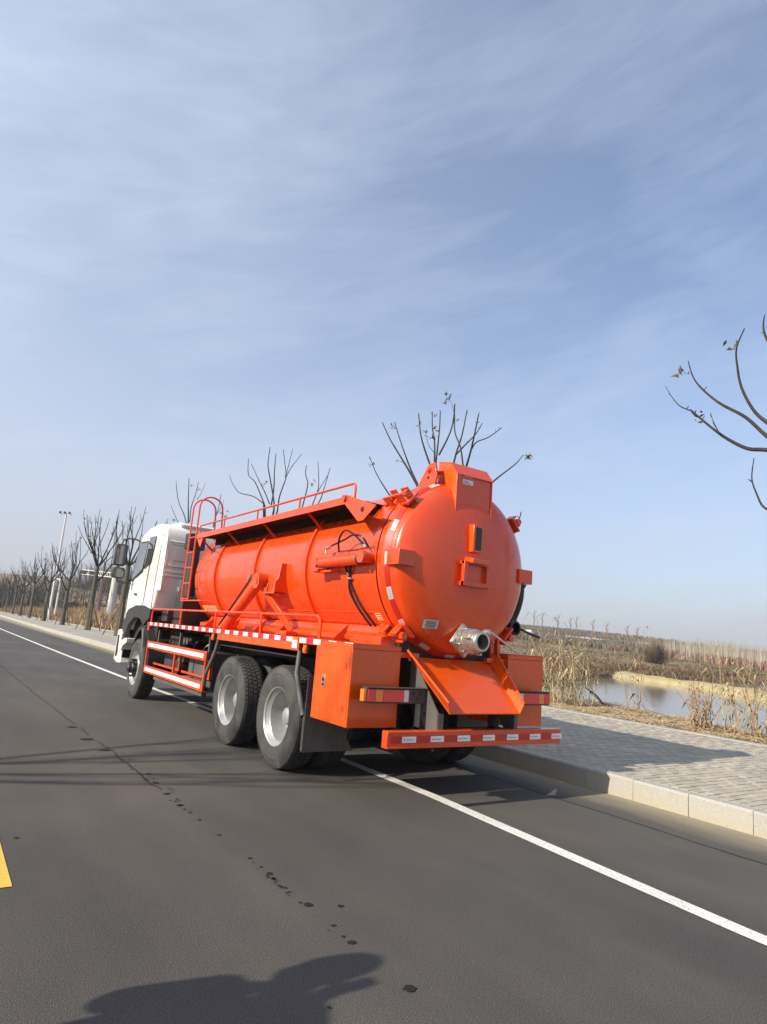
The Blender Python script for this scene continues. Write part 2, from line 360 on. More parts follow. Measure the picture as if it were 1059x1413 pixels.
def spline(pts, n=6):
    pts = [Vector(p) for p in pts]; o = []
    for i in range(len(pts) - 1):
        p0 = pts[max(i - 1, 0)]; p1 = pts[i]; p2 = pts[i + 1]; p3 = pts[min(i + 2, len(pts) - 1)]
        for j in range(n):
            t = j / n; o.append(.5 * ((2 * p1) + (p2 - p0) * t + (2 * p0 - 5 * p1 + 4 * p2 - p3) * t * t + (3 * p1 - p0 - 3 * p2 + p3) * t ** 3))
    o.append(pts[-1]); return o
def sheet(name, xs, ys, zf, mt, kind='structure'):
    b = MB(); nx = len(xs); b.v = [(x, y, zf(x, y)) for y in ys for x in xs]
    b.f = [(j * nx + i, j * nx + i + 1, (j + 1) * nx + i + 1, (j + 1) * nx + i) for j in range(len(ys) - 1) for i in range(nx - 1)]
    me = bpy.data.meshes.new(name); me.from_pydata(b.v, [], b.f); me.update(); me.polygons.foreach_set('use_smooth', [True] * len(me.polygons))
    me.materials.append(mt); o = bpy.data.objects.new(name, me); COL.objects.link(o); o['kind'] = kind; WL[o.name] = Vector(); return o

# ------------------------------------------------------------------ terrain, road, pavement
KX = [(-60, 1.82), (1.5, 1.81), (23, 1.87), (45, 2.05), (93, 2.9), (420, 9.5)]
LX = [(-60, -.9), (-3.14, -.42), (-1.8, -.34), (0, -.22), (1.65, -.20), (7, -.31), (11.5, -.44), (19.8, -.58), (42, -.80), (420, 3.0)]
def pl(T, y):
    if y <= T[0][0]: return T[0][1]
    for (a, b), (c, d) in zip(T, T[1:]):
        if y <= c: return b + (d - b) * (y - a) / (c - a)
    return T[-1][1]
kx = lambda y: pl(KX, y)
WX = 7.15
def sst(a, b, x):
    t = max(0, min(1, (x - a) / (b - a))); return t * t * (3 - 2 * t)
FAR = [(8, 30), (20, 33), (41, 35.5), (56, 44.5), (71, 50), (82, 53), (100, 50), (145, 60), (200, 76), (420, 150)]
def farY(x): return pl(FAR, x)
def ground(x, y):
    """natural ground height"""
    nz = mnoise.noise(Vector((x * .08, y * .08, 0)))
    z = .14
    if x > WX - .5:
        cr = 8.95 + min(11, max(0, y - 1) * .33)
        s_ = sst(cr, cr + 3.2, x + .5 * mnoise.noise(Vector((x * .5, y * .5, 3))))
        s_ *= 1 - sst(26, 36, y) * (1 - sst(9, 40, x) * .999 if x < 40 else 0)
        z = .14 - 2.3 * s_
        d = (y - farY(x) + 1.5 * mnoise.noise(Vector((x * .12, y * .12, 1)))) * .9
        if x > 9 and d > -4:
            up = sst(-4, 2.2, d) * 2.0
            rise = max(0, d) * .036 + .45 * sst(14, 22, d) + .5 * sst(40, 52, d) + .9 * sst(80, 100, d) + max(0, d - 110) * .008
            z = max(z, -2.16 + up) if d < 2.2 else -.16 + rise + nz * .25
            z = max(z, -2.16) + 0
            if x < 40: z = z * sst(9, 40, x) + .14 * (1 - sst(9, 40, x)) if d > 2.2 else z
    # far away hills
    r = math.hypot(x, y)
    if r > 260 and y > 0: z += sst(260, 620, r) * (9 + 8 * mnoise.noise(Vector((x * .004, y * .004, 9)))) * (.35 + .65 * sst(40, 250, x))
    return z
def axis(lo, hi, near, g=1.085, s0=.7):
    r = [near]; st = s0
    while r[-1] < hi: r.append(r[-1] + st); st *= g
    l = [near]; st = s0
    while l[-1] > lo: l.append(l[-1] - st); st *= g
    return sorted(set(l[1:] + r))
gx = [x for x in axis(-900, 1600, 14, 1.05, .8) if not (-12.0 < x < 7.25)] + [-12.0, -11.99, -2, 6.6, 7.0, 7.35]
gy = axis(-300, 1800, 20, 1.045, 1.0)
gx.sort()
def gz(x, y): return -.35 if -11.995 < x < 7.3 else ground(x, y)
sheet('ground', gx, gy, gz, LAND)
w = MB(); w.add([(7.5, -150, -1.2), (900, -150, -1.2), (900, 500, -1.2), (7.5, 500, -1.2)], [(0, 1, 2, 3)])
o = w.build('water', WATER, kind='structure', smooth=False)
# sandy strip of bank beside the pavement, down to the water's edge
bx = [7.32 + .2 * i for i in range(85)]; by = [-14 + .3 * i for i in range(190)]
def bankz(x, y): return ground(x, y) + .035 + .05 * mnoise.noise(Vector((x * 1.6, y * 1.6, 5))) + .04 * mnoise.noise(Vector((x * 6, y * 6, 2))) - (.3 if x > 24 else 0)
sheet('bank', bx, by, bankz, SOIL)
# sandbar
spine = [(86, 57), (76, 52), (68, 46.5), (65, 42), (63.4, 36), (61, 30.5), (57.5, 26), (54, 22.5), (48, 17.5), (38, 11), (27, 5.5)]
sp_ = spline([(x, y, 0) for x, y in spine], 10); vs = []; fs = []; K = 9
for i, p in enumerate(sp_):
    t = (sp_[min(i + 1, len(sp_) - 1)] - sp_[max(i - 1, 0)]).normalized(); nrm = Vector((t.y, -t.x, 0)); hw = 2.6 + .5 * mnoise.noise(p * .15)
    if i > len(sp_) - 12: hw *= (len(sp_) - i) / 12
    for k in range(K):
        a = -1 + 2 * k / (K - 1); q_ = p + nrm * hw * a
        vs.append((q_.x, q_.y, -1.45 + (1 - a * a) ** .6 * (.82 + .25 * mnoise.noise(q_ * .5))))
for i in range(len(sp_) - 1):
    for k in range(K - 1): fs.append((i * K + k, i * K + k + 1, (i + 1) * K + k + 1, (i + 1) * K + k))
MB().add(vs, fs).build('sandbar', SAND, kind='structure')

ys = [-30 + i * 1.5 for i in range(40)] + [30 + 6 * i for i in range(1, 66)]
def ribbon(name, f0, f1, ylist, z, mt, parent=None, kind=None):
    b = MB(); b.v = [p for y in ylist for p in ((f0(y), y, z), (f1(y), y, z))]
    b.f = [(2 * i, 2 * i + 1, 2 * i + 3, 2 * i + 2) for i in range(len(ylist) - 1)]
    return b.build(name, mt, parent, kind=kind)
ribbon('road', lambda y: -9.6, lambda y: kx(y) + .02, ys, 0, ASPH, kind='structure')
fine = [-30 + .5 * i for i in range(180)] + [60 + 6 * i for i in range(1, 60)]
ribbon('white_edge_line', lambda y: pl(LX, y) - .065, lambda y: pl(LX, y) + .065, fine, .004, LINEW, kind='structure')
ribbon('white_edge_line', lambda y: -8.2, lambda y: -8.07, fine, .004, LINEW, kind='structure')
yl = MB()
for k in range(-3, 12):
    y0 = -.97 + k * 8.0
    yl.add([(-3.98, y0, .004), (-3.825, y0, .004), (-3.84, y0 + 4, .004), (-3.995, y0 + 4, .004)], [(0, 1, 2, 3)])
yl.build('yellow_centre_line', LINEY, kind='structure', smooth=False)
# joint filler beside the kerb and the crack along the lane
def wiggle(name, f, y0, y1, st, wd, z, mt, amp, gap=None):
    b = MB(); y = y0; prev = None
    while y < y1:
        x = f(y) + amp * mnoise.noise(Vector((y * 1.3, 0, 0))) + amp * .5 * mnoise.noise(Vector((y * 6, 4, 0))); hw = wd * (.55 + .6 * abs(mnoise.noise(Vector((y * 3, 7, 1)))))
        if gap and gap(y): prev = None
        else:
            b.v += [(x - hw, y, z), (x + hw, y, z)]; n_ = len(b.v)
            if prev is not None: b.f.append((n_ - 4, n_ - 3, n_ - 1, n_ - 2))
            prev = 1
        y += st
    return b.build(name, mt, kind='structure', smooth=False)
wiggle('road_joint', lambda y: 1.03, -12, 60, .05, .012, .004, SEAL, .03)
wiggle('road_crack', lambda y: -2.52 - .03 * (y - .3) if y < 7 else -2.72 - .02 * (y - 7), .45, 30, .04, .012, .004, SEAL, .05, lambda y: mnoise.noise(Vector((y * 2.2, 3, 3))) > .35)
# drips
b = MB(); rd = random.Random(5)
def blob(x, y, r, el=.8):
    n_ = 12; a0 = rd.random() * 6; pts = []
    for i in range(n_):
        a = 2 * pi * i / n_; k = r * (.7 + .45 * rd.random()); pts.append((x + k * math.cos(a + a0), y + k * el * math.sin(a + a0), .005))
    b.add(pts, [tuple(range(n_))])
for px, py, r in [(425, 1248, .028), (414, 1245, .012), (470, 1250, .018), (485, 1300, .026), (474, 1292, .012), (460, 1277, .014), (565, 1364, .032), (453, 1283, .006), (345, 1184, .016), (350, 1190, .008), (302, 1152, .016), (275, 1131, .016), (262, 1121, .01), (248, 1111, .018), (230, 1095, .02), (22, 1156, .018), (215, 1080, .02), (205, 1068, .018), (372, 1205, .02), (378, 1212, .018), (368, 1208, .01), (385, 1222, .012), (395, 1232, .008), (454, 1390, .01), (120, 1020, .05), (145, 1035, .04), (100, 1003, .04)]:
    p = at(px, py, 2, .005); blob(p.x, p.y, r * (1 if py > 1130 else 1.6))
for k in range(26):
    t = rd.random(); p = at(352 + 54 * t + rd.uniform(-3, 3), 1192 + 45 * t + rd.uniform(-3, 3), 2, .005); blob(p.x, p.y, rd.uniform(.004, .011))
for k in range(34):
    t = rd.random(); p = at(160 + 110 * t + rd.uniform(-12, 8), 1035 + 90 * t + rd.uniform(-4, 4), 2, .005); blob(p.x, p.y, rd.uniform(.006, .016))
tag(b.build('oil_drips', WET, smooth=False), 'trail of dark wet drips running down the middle of the asphalt lane', kind='stuff')

# kerb stones
kerb = bpy.data.objects.new('kerb', None); COL.objects.link(kerb); kerb['kind'] = 'structure'; WL['kerb'] = Vector()
L0 = .6
ks = MB(); ks.prism([(0, -.12), (.15, -.12), (.15, .205), (.018, .205), (0, .187)], 1, .0016, L0 - .0016)
k0 = ks.build('kerb_stone', KERB, kerb, .004, smooth=True)
nst = 0; y = -8.55
while y < 70:
    o = k0 if nst == 0 else k0.copy()
    if nst: COL.objects.link(o); o.parent = kerb
    o.location = (kx(y) + random.uniform(-.003, .003), y, random.uniform(-.003, .003)); nst += 1; y += L0
ykend = y
b = MB()
yy = [ykend] + [yv for yv in ys if yv > ykend]
for a, c in zip(yy, yy[1:]):
    b.add([(kx(a), a, -.1), (kx(a), a, .2), (kx(a) + .15, a, .2), (kx(c), c, -.1), (kx(c), c, .2), (kx(c) + .15, c, .2)], [(0, 1, 4, 3), (1, 2, 5, 4)])
b.build('kerb_run', KERB, kerb, kind='stuff')
b = MB(); b.box((-9.75, -60, -.1), (-9.6, 400, .2)); b.build('far_side_kerb', KERB, kind='structure')
sheet('verge', [-12.05, -9.74], [-60, -20, 0, 20, 60, 400], lambda x, y: .19, SOIL)

# pavement: bed sheet, near pavers one by one, the next rows joined, material beyond
side = sheet('sidewalk', [0, 1.0, 2, 3, 4, WX - .12 - 1.97], ys, lambda x, y: .178, PAVEB)
side_me = side.data
for v in side_me.vertices:   # follow the kerb
    x0 = kx(v.co.y) + .15; t = v.co.x / (WX - .12 - 1.97); v.co.x = x0 + t * (WX - .12 - x0)
    if -9 < v.co.y < 22: v.co.z = .17
bed = sheet('paving_bed', [1.97, WX - .13], [-8.8, 22.4], lambda x, y: .195, JOINT)
pv = MB(); pv.box((-.0965, -.0465, 0), (.0965, .0465, .022)); pv.v = [((x * .97, y * .94, z) if z > .01 else (x, y, z)) for x, y, z in pv.v]
pits = [(4.98, -2.35), (4.98, 6.6), (4.98, 16.6)]
pos = []; row = 0; y = -8.5
while y < 22.2:
    x = 2.08 + (row % 2) * .1
    while x < WX - .34:
        if not any(abs(x - a) < .82 and abs(y - c) < .82 for a, c in pits): pos.append((x, y))
        x += .2
    y += .1; row += 1
half = [(2.03 if r_ % 2 else None, -8.5 + .1 * r_) for r_ in range(row)]
def invis(p):
    d = Vector((p[0], p[1], .2)) - CAM; zc = d.dot(FW); xc = d.dot(RT) / zc * 897.7 + 529.5; yc = -d.dot(UP) / zc * 897.7 + 706.5
    hid = (xc < 775 and yc < 1035) or xc < 640
    return (0 if (0 < xc < 1065 and yc < 1420 and not hid) else 1, zc)
pos.sort(key=invis)
p0 = pv.build('paver', PAVE, side, smooth=False); rp = random.Random(3)
for i, (x, y) in enumerate(pos[:300]):
    o = p0 if i == 0 else p0.copy()
    if i: COL.objects.link(o); o.parent = side
    o.location = (x, y, .18 + rp.uniform(-.0025, .003)); o.rotation_euler = (rp.uniform(-.008, .008), rp.uniform(-.008, .008), rp.uniform(-.008, .008))
b = MB()
for x, y in pos[300:]:
    dz = .18 + rp.uniform(-.0025, .003); b.add([(x + a, y + c, dz + e + a * rp.uniform(-.01, .01)) for a, c, e in pv.v], [f for f in pv.f if f != (0, 3, 2, 1)])
for hx_, hy_ in half:
    if hx_: b.add([(hx_ + a * .5, hy_ + c, .18 + e) for a, c, e in pv.v], [f for f in pv.f if f != (0, 3, 2, 1)])
b.build('paver_field', PAVE, side, smooth=False, kind='stuff')
# tree pits: four edging stones round a patch of soil
for px, py in pits:
    pt = bpy.data.objects.new('tree_pit', None); COL.objects.link(pt); pt.location = (px, py, .2); WL[pt.name] = Vector((px, py, .2)); pt['kind'] = 'structure'
    for sx_, sy_ in ((1, 0), (-1, 0), (0, 1), (0, -1)):
        e = MB(); e.box((px + sx_ * .72 - (.05 if sx_ else .669), py + sy_ * .72 - (.05 if sy_ else .77), .15), (px + sx_ * .72 + (.05 if sx_ else .669), py + sy_ * .72 + (.05 if sy_ else .77), .212)); e.build('edging_stone', KERB, pt, .004)
    n_ = 12; e = MB(); e.v = [(px - .67 + 1.34 * i / n_, py - .67 + 1.34 * j / n_, .19 + .03 * mnoise.noise(Vector((i * .9 + px, j * .9 + py, 0)))) for j in range(n_ + 1) for i in range(n_ + 1)]
    e.f = [(j * (n_ + 1) + i, j * (n_ + 1) + i + 1, (j + 1) * (n_ + 1) + i + 1, (j + 1) * (n_ + 1) + i) for j in range(n_) for i in range(n_)]; e.build('pit_soil', SOIL, pt)
edge = bpy.data.objects.new('pavement_edging', None); COL.objects.link(edge); edge['kind'] = 'structure'; WL['pavement_edging'] = Vector()
e = MB(); e.box((-.16, .003, -.12), (.06, .747, .032)); e0 = e.build('edging_stone', KERB, edge, .005)
for i in range(52):
    o = e0 if i == 0 else e0.copy()
    if i: COL.objects.link(o); o.parent = edge
    o.location = (WX - .06 + random.uniform(-.004, .004), -8.6 + .75 * i, .18 + random.uniform(-.004, .003))
e = MB(); e.box((WX - .22, 30.4, 0), (WX, 400, .21)); e.build('edging_run', KERB, edge, kind='stuff')

# ------------------------------------------------------------------ the tanker truck
T = thing('tanker_truck', (0, 4.5, 0), 'orange vacuum tanker truck with white cab parked beside the kerb', 'truck')
def part(mb, name, mt, parent=T, bevel=0, **k): return mb.build(name, mt, parent, bevel, **k)
TC = (0, 0, 2.2)      # tank axis x, -, z
R = .885
Y0, Y1 = .30, 5.75
tank = MB(); tank.lathe([(R, Y0), (R, 1.0), (R, 2.2), (R, 3.4), (R, 4.6), (R, Y1)] + [(R * math.cos(a) ** .55 if a < 1.5 else 0.001, Y1 + .42 * math.sin(a)) for a in [pi / 2 * i / 12 for i in range(1, 13)]], (0, 0, 2.2), 1, 96)
TANK = part(tank, 'tank', ORANGE, ang=50)
for y in (1.77, 3.28, 4.83):
    b = MB(); b.lathe([(R - .01, y - .035), (R + .032, y - .03), (R + .042, y), (R + .032, y + .03), (R - .01, y + .035)], (0, 0, 2.2), 1, 72, pi * -.5, pi * 1.5); part(b, 'rib', ORANGE, TANK)
b = MB(); b.box((-.6, .1, 1.44), (-.60, 1, 1.44))
# weld seam line along the lower flank
b = MB(); a = math.radians(216)
b.tube([(R * math.cos(a) - .002, Y0, 2.2 + R * math.sin(a)), (R * math.cos(a) - .002, Y1, 2.2 + R * math.sin(a))], .006, 6); part(b, 'weld_seam', ORANGE, TANK)
# rear ring and door
b = MB(); b.lathe([(R, .34), (.925, .33), (.925, .235), (R - .04, .235)], (0, 0, 2.2), 1, 96); part(b, 'tank_flange', ORANGE, TANK)
b = MB(); b.lathe([(.895, .236), (.895, .212)], (0, 0, 2.2), 1, 96); part(b, 'seal', HOSE, TANK)
prof = [(R - .05, .21), (.925, .21), (.93, .15), (.925, .12), (.865, .035)]
DD = .205
prof += [(.865 * math.cos(t) ** .8 if t < 1.55 else .001, .035 - DD * math.sin(t)) for t in [pi / 2 * i / 16 for i in range(1, 17)]]
b = MB(); b.lathe(prof, (0, 0, 2.2), 1, 120); DOOR = part(b, 'rear_door', ORANGE, ang=40)
def domeY(x, z):
    r = min(.86, math.hypot(x, z - 2.2)); c = (r / .865) ** (1 / .8); return .035 - DD * math.sqrt(max(0, 1 - c * c))
# reflective tape round the sloping edge of the door
def tapeseg(a0, a1, mt, nm, off=.0025):
    b = MB(); n_ = 6; vs = []
    for i in range(n_ + 1):
        a = a0 + (a1 - a0) * i / n_
        for r, y in ((.912 + off, .101), (.883 + off, .060)): vs.append((r * math.cos(a), y - off, 2.2 + r * math.sin(a)))
    b.add(vs, [(2 * i, 2 * i + 1, 2 * i + 3, 2 * i + 2) for i in range(n_)]); return part(b, nm, mt, DOOR)
k = 0; a = math.radians(98)
while a < math.radians(98 + 340):
    da = .15 if k % 2 else .23
    o = tapeseg(a, a + da - .012, TAPED if k % 2 else TAPEO, 'reflective_tape')
    if k % 2:
        b = MB()
        for j in range(4):
            aa = a + .03 + j * .026; e_ = Vector((math.cos(aa), 0, math.sin(aa))); b.obox(Vector((0, .0795, 2.2)) + e_ * .8965 + (e_ * .58 + Vector((0, -.81, 0))) * .0035, Vector((-e_.z, 0, e_.x)) * .007, (e_ * .81 + Vector((0, .58, 0))) * .004, (e_ * .58 + Vector((0, -.81, 0))) * .0004)
        part(b, 'label_print', INK, o)
    a += da; k += 1
# door clamps
def clamp(ang, s=1.0):
    a = math.radians(ang); er = Vector((math.cos(a), 0, math.sin(a))); et = Vector((-math.sin(a), 0, math.cos(a))); ey = Vector((0, 1, 0)); c = Vector((0, 0, 2.2))
    b = MB()
    for sg in (-1, 1): b.obox(c + er * .985 + et * .06 * sg + ey * .30, er * .055, ey * .05, et * .01)
    b.obox(c + er * .95 + ey * .36, er * .02, ey * .03, et * .08)
    o = part(b, 'clamp_bracket', ORANGE, bevel=.004)
    b = MB(); b.tube([c + er * 1.0 + ey * .30, c + er * 1.0 + ey * .03], .02, 10); b.cyl(c + er * 1.0 + ey * .06, c + er * 1.0 + ey * .0, .036, 6)
    part(b, 'clamp_bolt', ORANGE, o)
    b = MB()
    for sg in (-1, 1): b.obox(c + er * .965 + et * .055 * sg + ey * .10, er * .075, ey * .055, et * .01)
    b.obox(c + er * .93 + ey * .045, er * .012, ey * .06, et * .085)
    part(b, 'clamp_lug', ORANGE, o, .004)
for a in (139, 227, 318, 38): clamp(a)
# small eye at the top of the door and hinge plate
b = MB()
for x in (-.36, .36): b.prism([(.40, 3.02), (.33, 3.12), (.20, 3.27), (.10, 3.27), (.06, 3.12), (.10, 3.0)], 0, x - .012, x + .012)
HNG = part(b, 'door_hinge', ORANGE, bevel=.003)
b = MB(); b.cyl((-.40, .19, 3.20), (.40, .19, 3.20), .022, 14); b.cyl((-.385, .19, 3.20), (-.372, .19, 3.20), .036, 6); part(b, 'hinge_pin', ORANGE, HNG)
b = MB(); b.cyl((-.374, .20, 3.12), (-.3725, .20, 3.12), .02, 12); part(b, 'hinge_hole', HOSE, HNG)
hx0, hx1 = -.24, .24
side_p = [(.19, 3.31), (-.01, 3.27), (-.12, 3.14), (-.125, 2.74), (-.085, 2.62), (.04, 2.98), (.20, 3.06)]
b = MB(); b.prism(side_p, 0, hx0 - .008, hx0 + .006); HP = part(b, 'hopper_side', ORANGE2, bevel=.003)
b = MB(); b.prism(side_p, 0, hx1 - .006, hx1 + .008); part(b, 'hopper_side', ORANGE2, bevel=.003)
b = MB(); b.prism([(.19, 3.318), (-.012, 3.277), (-.128, 3.142), (-.12, 3.136), (-.006, 3.267), (.19, 3.308)], 0, hx0 - .012, hx1 + .012); part(b, 'hopper_roof', ORANGE, HP)
b = MB(); b.prism([(.35, -.0), (.35, .0)], 0, 0, 1) if False else b.add([(-.37, .19, 3.31), (hx0 - .009, .19, 3.31), (hx0 - .009, -.01, 3.268), (-.37, .19, 3.10), (hx0 - .009, .10, 3.03)], [(0, 1, 2), (0, 2, 4, 3)]); b.add([(.37, .19, 3.31), (hx1 + .009, .19, 3.31), (hx1 + .009, -.01, 3.268), (.37, .19, 3.10), (hx1 + .009, .10, 3.03)], [(0, 1, 2), (0, 2, 4, 3)])
b = MB(); b.box((hx0 + .0065, -.108, 2.735), (hx1 - .0065, -.096, 3.139)); part(b, 'hopper_back', ORANGE, HP, .002)
b = MB(); b.box((hx0 + .0065, -.130, 2.722), (hx1 - .0065, -.06, 2.734)); part(b, 'hopper_lip', ORANGE, HP, .002)
b = MB(); b.box((-.16, -.1115, 3.05), (-.02, -.1095, 3.10)); LB = part(b, 'warning_label', TAPEW, HP)
b = MB(); [b.box((-.15, -.1135, z), (-.05 - .02 * i, -.112, z + .004)) for i, z in enumerate((3.06, 3.071, 3.083))]; part(b, 'label_print', INK, LB)
# level gauge under the hopper
b = MB(); b.prism([(-.19, 2.63), (-.145, 2.63), (-.10, 2.345), (-.215, 2.345)], 0, -.055, -.045) if False else None
gy_ = -.225
b = MB(); b.box((-.075, gy_, 2.35), (.045, -.10, 2.63)); GA = part(b, 'level_gauge', ORANGE2, bevel=.004)
b = MB(); b.box((-.045, gy_ - .006, 2.37), (.03, gy_ - .001, 2.60)); GW = part(b, 'gauge_window', HOSE, GA)
b = MB()
for i in range(7): b.box((-.025, gy_ - .010, 2.385 + .03 * i), (.0, gy_ - .007, 2.395 + .03 * i))
part(b, 'gauge_marks', GREYM, GW)
# bracket frame with hood at the middle of the door
b = MB(); x0, x1, z0, z1 = -.19, .17, 2.0, 2.245; yb_ = -.245
b.box((x0, yb_, z0), (x0 + .05, -.20, z1)); b.box((x1 - .06, yb_, z0), (x1, -.20, z1)); b.box((x0, yb_ + .001, z0), (x1, -.171, z0 + .045)); b.box((x0, yb_ + .001, z1 - .03), (x1, -.171, z1))
b.box((x0 + .05, -.2, z0 + .045), (x1 - .06, -.17, z1 - .03)); FR = part(b, 'plate_holder', ORANGE, bevel=.003)
b = MB(); b.prism([(-.17, 2.245), (-.30, 2.225), (-.30, 2.27), (-.17, 2.295)], 0, x0 + .06, x1 - .08); part(b, 'plate_hood', ORANGE2, FR, .003)
b = MB(); b.cyl((x0 + .10, yb_ - .004, z0 + .022), (x0 + .10, yb_, z0 + .022), .006, 8); b.cyl((x1 - .10, yb_ - .004, z0 + .022), (x1 - .10, yb_, z0 + .022), .006, 8); part(b, 'bolt', INK, FR)
# side arms of the door
for sg in (-1, 1):
    b = MB(); xs = sorted((sg * .70, sg * .90)); b.box((xs[0], -.12, 2.125), (xs[1], .26, 2.275)); AR = part(b, 'door_arm', ORANGE, bevel=.005)
    b = MB(); b.cyl((sg * .86, .30, 2.20), (sg * 1.06, .30, 2.20), .05, 18); b.cyl((sg * 1.03, .30, 2.20), (sg * 1.07, .30, 2.20), .065, 18); part(b, 'arm_pivot', ORANGE, AR)
    b = MB(); xr = sg * .99
    b.cyl((xr, .42, 2.19), (xr, 1.22, 2.185), .058, 24); RM = part(b, 'door_ram', ORANGE)
    b = MB(); b.cyl((xr, .405, 2.19), (xr, .43, 2.19), .066, 20); part(b, 'ram_gland', GREYM, RM)
    b = MB(); b.cyl((xr, .30, 2.193), (xr, .42, 2.19), .026, 14); part(b, 'ram_rod', STEEL, RM)
    b = MB(); b.cyl((sg * .93, .30, 2.193), (sg * 1.05, .30, 2.193), .045, 16); b.cyl((sg * .93, 1.27, 2.185), (sg * 1.05, 1.27, 2.185), .052, 18); part(b, 'ram_eye', ORANGE, RM)
    b = MB(); b.box((min(sg * .84, sg * 1.04), 1.20, 2.09), (max(sg * .84, sg * 1.04), 1.33, 2.12)); b.box((min(sg * .90, sg * .92), 1.21, 2.10), (max(sg * .90, sg * .92), 1.33, 2.24)); b.box((min(sg * .84, sg * 1.0), .98, 2.08), (max(sg * .84, sg * 1.0), 1.34, 2.10)); part(b, 'ram_bracket', ORANGE, RM, .003)
# left ram hoses
def hose(pts, r, mt=HOSE, nm='hydraulic_hose', parent=T, n=8): return part(MB().tube(spline(pts, 8), r, n), nm, mt, parent)
hose([at(458, 753, 0, -.97), at(475, 745, 0, -1.03), at(488, 738, 0, -1.06), at(500, 741, 0, -1.06), at(509, 755, 0, -1.0)], .011)
hose([at(468, 762, 0, -.98), at(468, 745, 0, -1.03), at(476, 732, 0, -1.06), at(488, 737, 0, -1.06), at(501, 750, 0, -1.02)], .011)
b = MB(); p = at(451, 757, 0, -.97); b.cyl(p, p + Vector((0, -.07, .01)), .018, 10); b.cyl(p + Vector((0, .0, -.06)), p + Vector((0, 0, .01)), .014, 8); part(b, 'ram_port', STEEL)
b = MB(); p = at(502, 752, 0, -1.0); b.cyl(p + Vector((0, .03, .03)), p + Vector((0, -.05, -.03)), .018, 10); part(b, 'ram_port', STEEL)
def onTank(px, py, off=.02):
    best = None
    for i in range(400):
        t = 3 + i * .02; d = FW + RT * ((px - 529.5) / 897.74) - UP * ((py - 706.5) / 897.74); p = CAM + d * t
        r = math.hypot(p.x, p.z - 2.2)
        if r < R + off: return p
        if best is None or r < best[0]: best = (r, p)
    return best[1]
def hits(l, off=.025): return [onTank(x, y, off) for x, y in l]
hose(hits([(473, 772), (478, 785), (482, 797)]) + hits([(483, 815), (492, 835), (505, 855), (517, 872), (520, 886)]), .012)
hose(hits([(487, 772), (484, 785), (483, 797)]) + hits([(486, 810), (496, 832), (510, 853), (523, 872), (524, 886)]), .012)
for px, py in ((483, 798), (520, 881)):
    p = onTank(px, py, .03); b = MB(); b.obox(p, (.012, 0, 0), (0, .035, .004), (0, 0, .007)); part(b, 'hose_clip', STEEL)
# stickers
def sticker(c, u, v, nrm, w_, h_, rows, mt=TAPEW, nm='warning_label', parent=T):
    c = Vector(c); u = Vector(u).normalized(); v = Vector(v).normalized(); nrm = Vector(nrm).normalized()
    b = MB(); b.obox(c, u * w_ / 2, v * h_ / 2, nrm * .001); o = part(b, nm, mt, parent)
    b = MB()
    for i in range(rows):
        z = h_ * (.32 - .64 * i / max(1, rows - 1)); ln = w_ * (.38 - .05 * (i % 2)); b.obox(c + v * z + nrm * .0015, u * ln, v * h_ * .05, nrm * .0005)
    part(b, 'label_print', INK, o)
d_ = domeY(-.50, 1.62)
lu = (Vector((-.35, domeY(-.35, 1.60), 1.60)) - Vector((-.53, domeY(-.53, 1.60), 1.60))).normalized(); lv = (Vector((-.44, domeY(-.44, 1.65), 1.65)) - Vector((-.44, domeY(-.44, 1.55), 1.55))).normalized(); ln_ = lu.cross(lv).normalized()
sticker(Vector((-.44, domeY(-.44, 1.60), 1.60)) + ln_ * .008, lu, lv, ln_, .155, .085, 4, TAPED)
p = onTank(525, 851, .004); nn = Vector((p.x, 0, p.z - 2.2)).normalized(); sticker(p, (0, 1, 0), nn.cross(Vector((0, 1, 0))), nn, .13, .085, 3, YELST)
p = onTank(290, 839, .004); nn = Vector((p.x, 0, p.z - 2.2)).normalized(); sticker(p, (0, 1, 0), nn.cross(Vector((0, 1, 0))), nn, .62, .085, 3, YELST, 'data_plate')
# outlet valve
ox, oz = -.07, 1.47
b = MB(); b.cyl((ox, .10, oz), (ox, -.13, oz), .085, 28); OUTL = part(b, 'outlet_stub', ORANGE2)
def dia(y0_, y1_, s_, mt, nm):
    b = MB(); c = [(ox + s_ * math.cos(a), oz + s_ * math.sin(a)) for a in (pi * .5 + .12, pi + .12, pi * 1.5 + .12, .12)]
    b.prism(c, 1, y0_, y1_); return part(b, nm, mt, OUTL, .006)
dia(-.15, -.132, .17, STEEL, 'valve_plate'); dia(-.172, -.156, .165, STEEL, 'valve_plate')
b = MB(); b.lathe([(.001, -.172), (.105, -.172), (.108, -.20), (.122, -.205), (.122, -.225), (.105, -.23), (.105, -.29), (.118, -.295), (.118, -.32), (.102, -.325), (.098, -.35), (.104, -.354), (.104, -.366), (.096, -.37), (.094, -.40), (.098, -.405), (.094, -.425), (.072, -.43), (.07, -.33), (.001, -.32)], (ox, 0, oz), 1, 40); part(b, 'hose_coupling', STEEL, OUTL)
b = MB(); b.cyl((ox, -.332, oz), (ox, -.326, oz), .069, 24); part(b, 'outlet_bore', HOSE, OUTL)
b = MB()
for i in range(8):
    a = 2 * pi * i / 8 + .3; c = Vector((ox + .118 * math.cos(a), 0, oz + .118 * math.sin(a))); b.cyl(c + Vector((0, -.175, 0)), c + Vector((0, -.235, 0)), .011, 8); 
for i in range(3):
    a = 2 * pi * i / 3 + .8; c = Vector((ox + .125 * math.cos(a), -.285, oz + .125 * math.sin(a))); b.bar(c, c + Vector((0, -.09, 0)), .028, .02)
part(b, 'coupling_lug', STEEL, OUTL, .003)
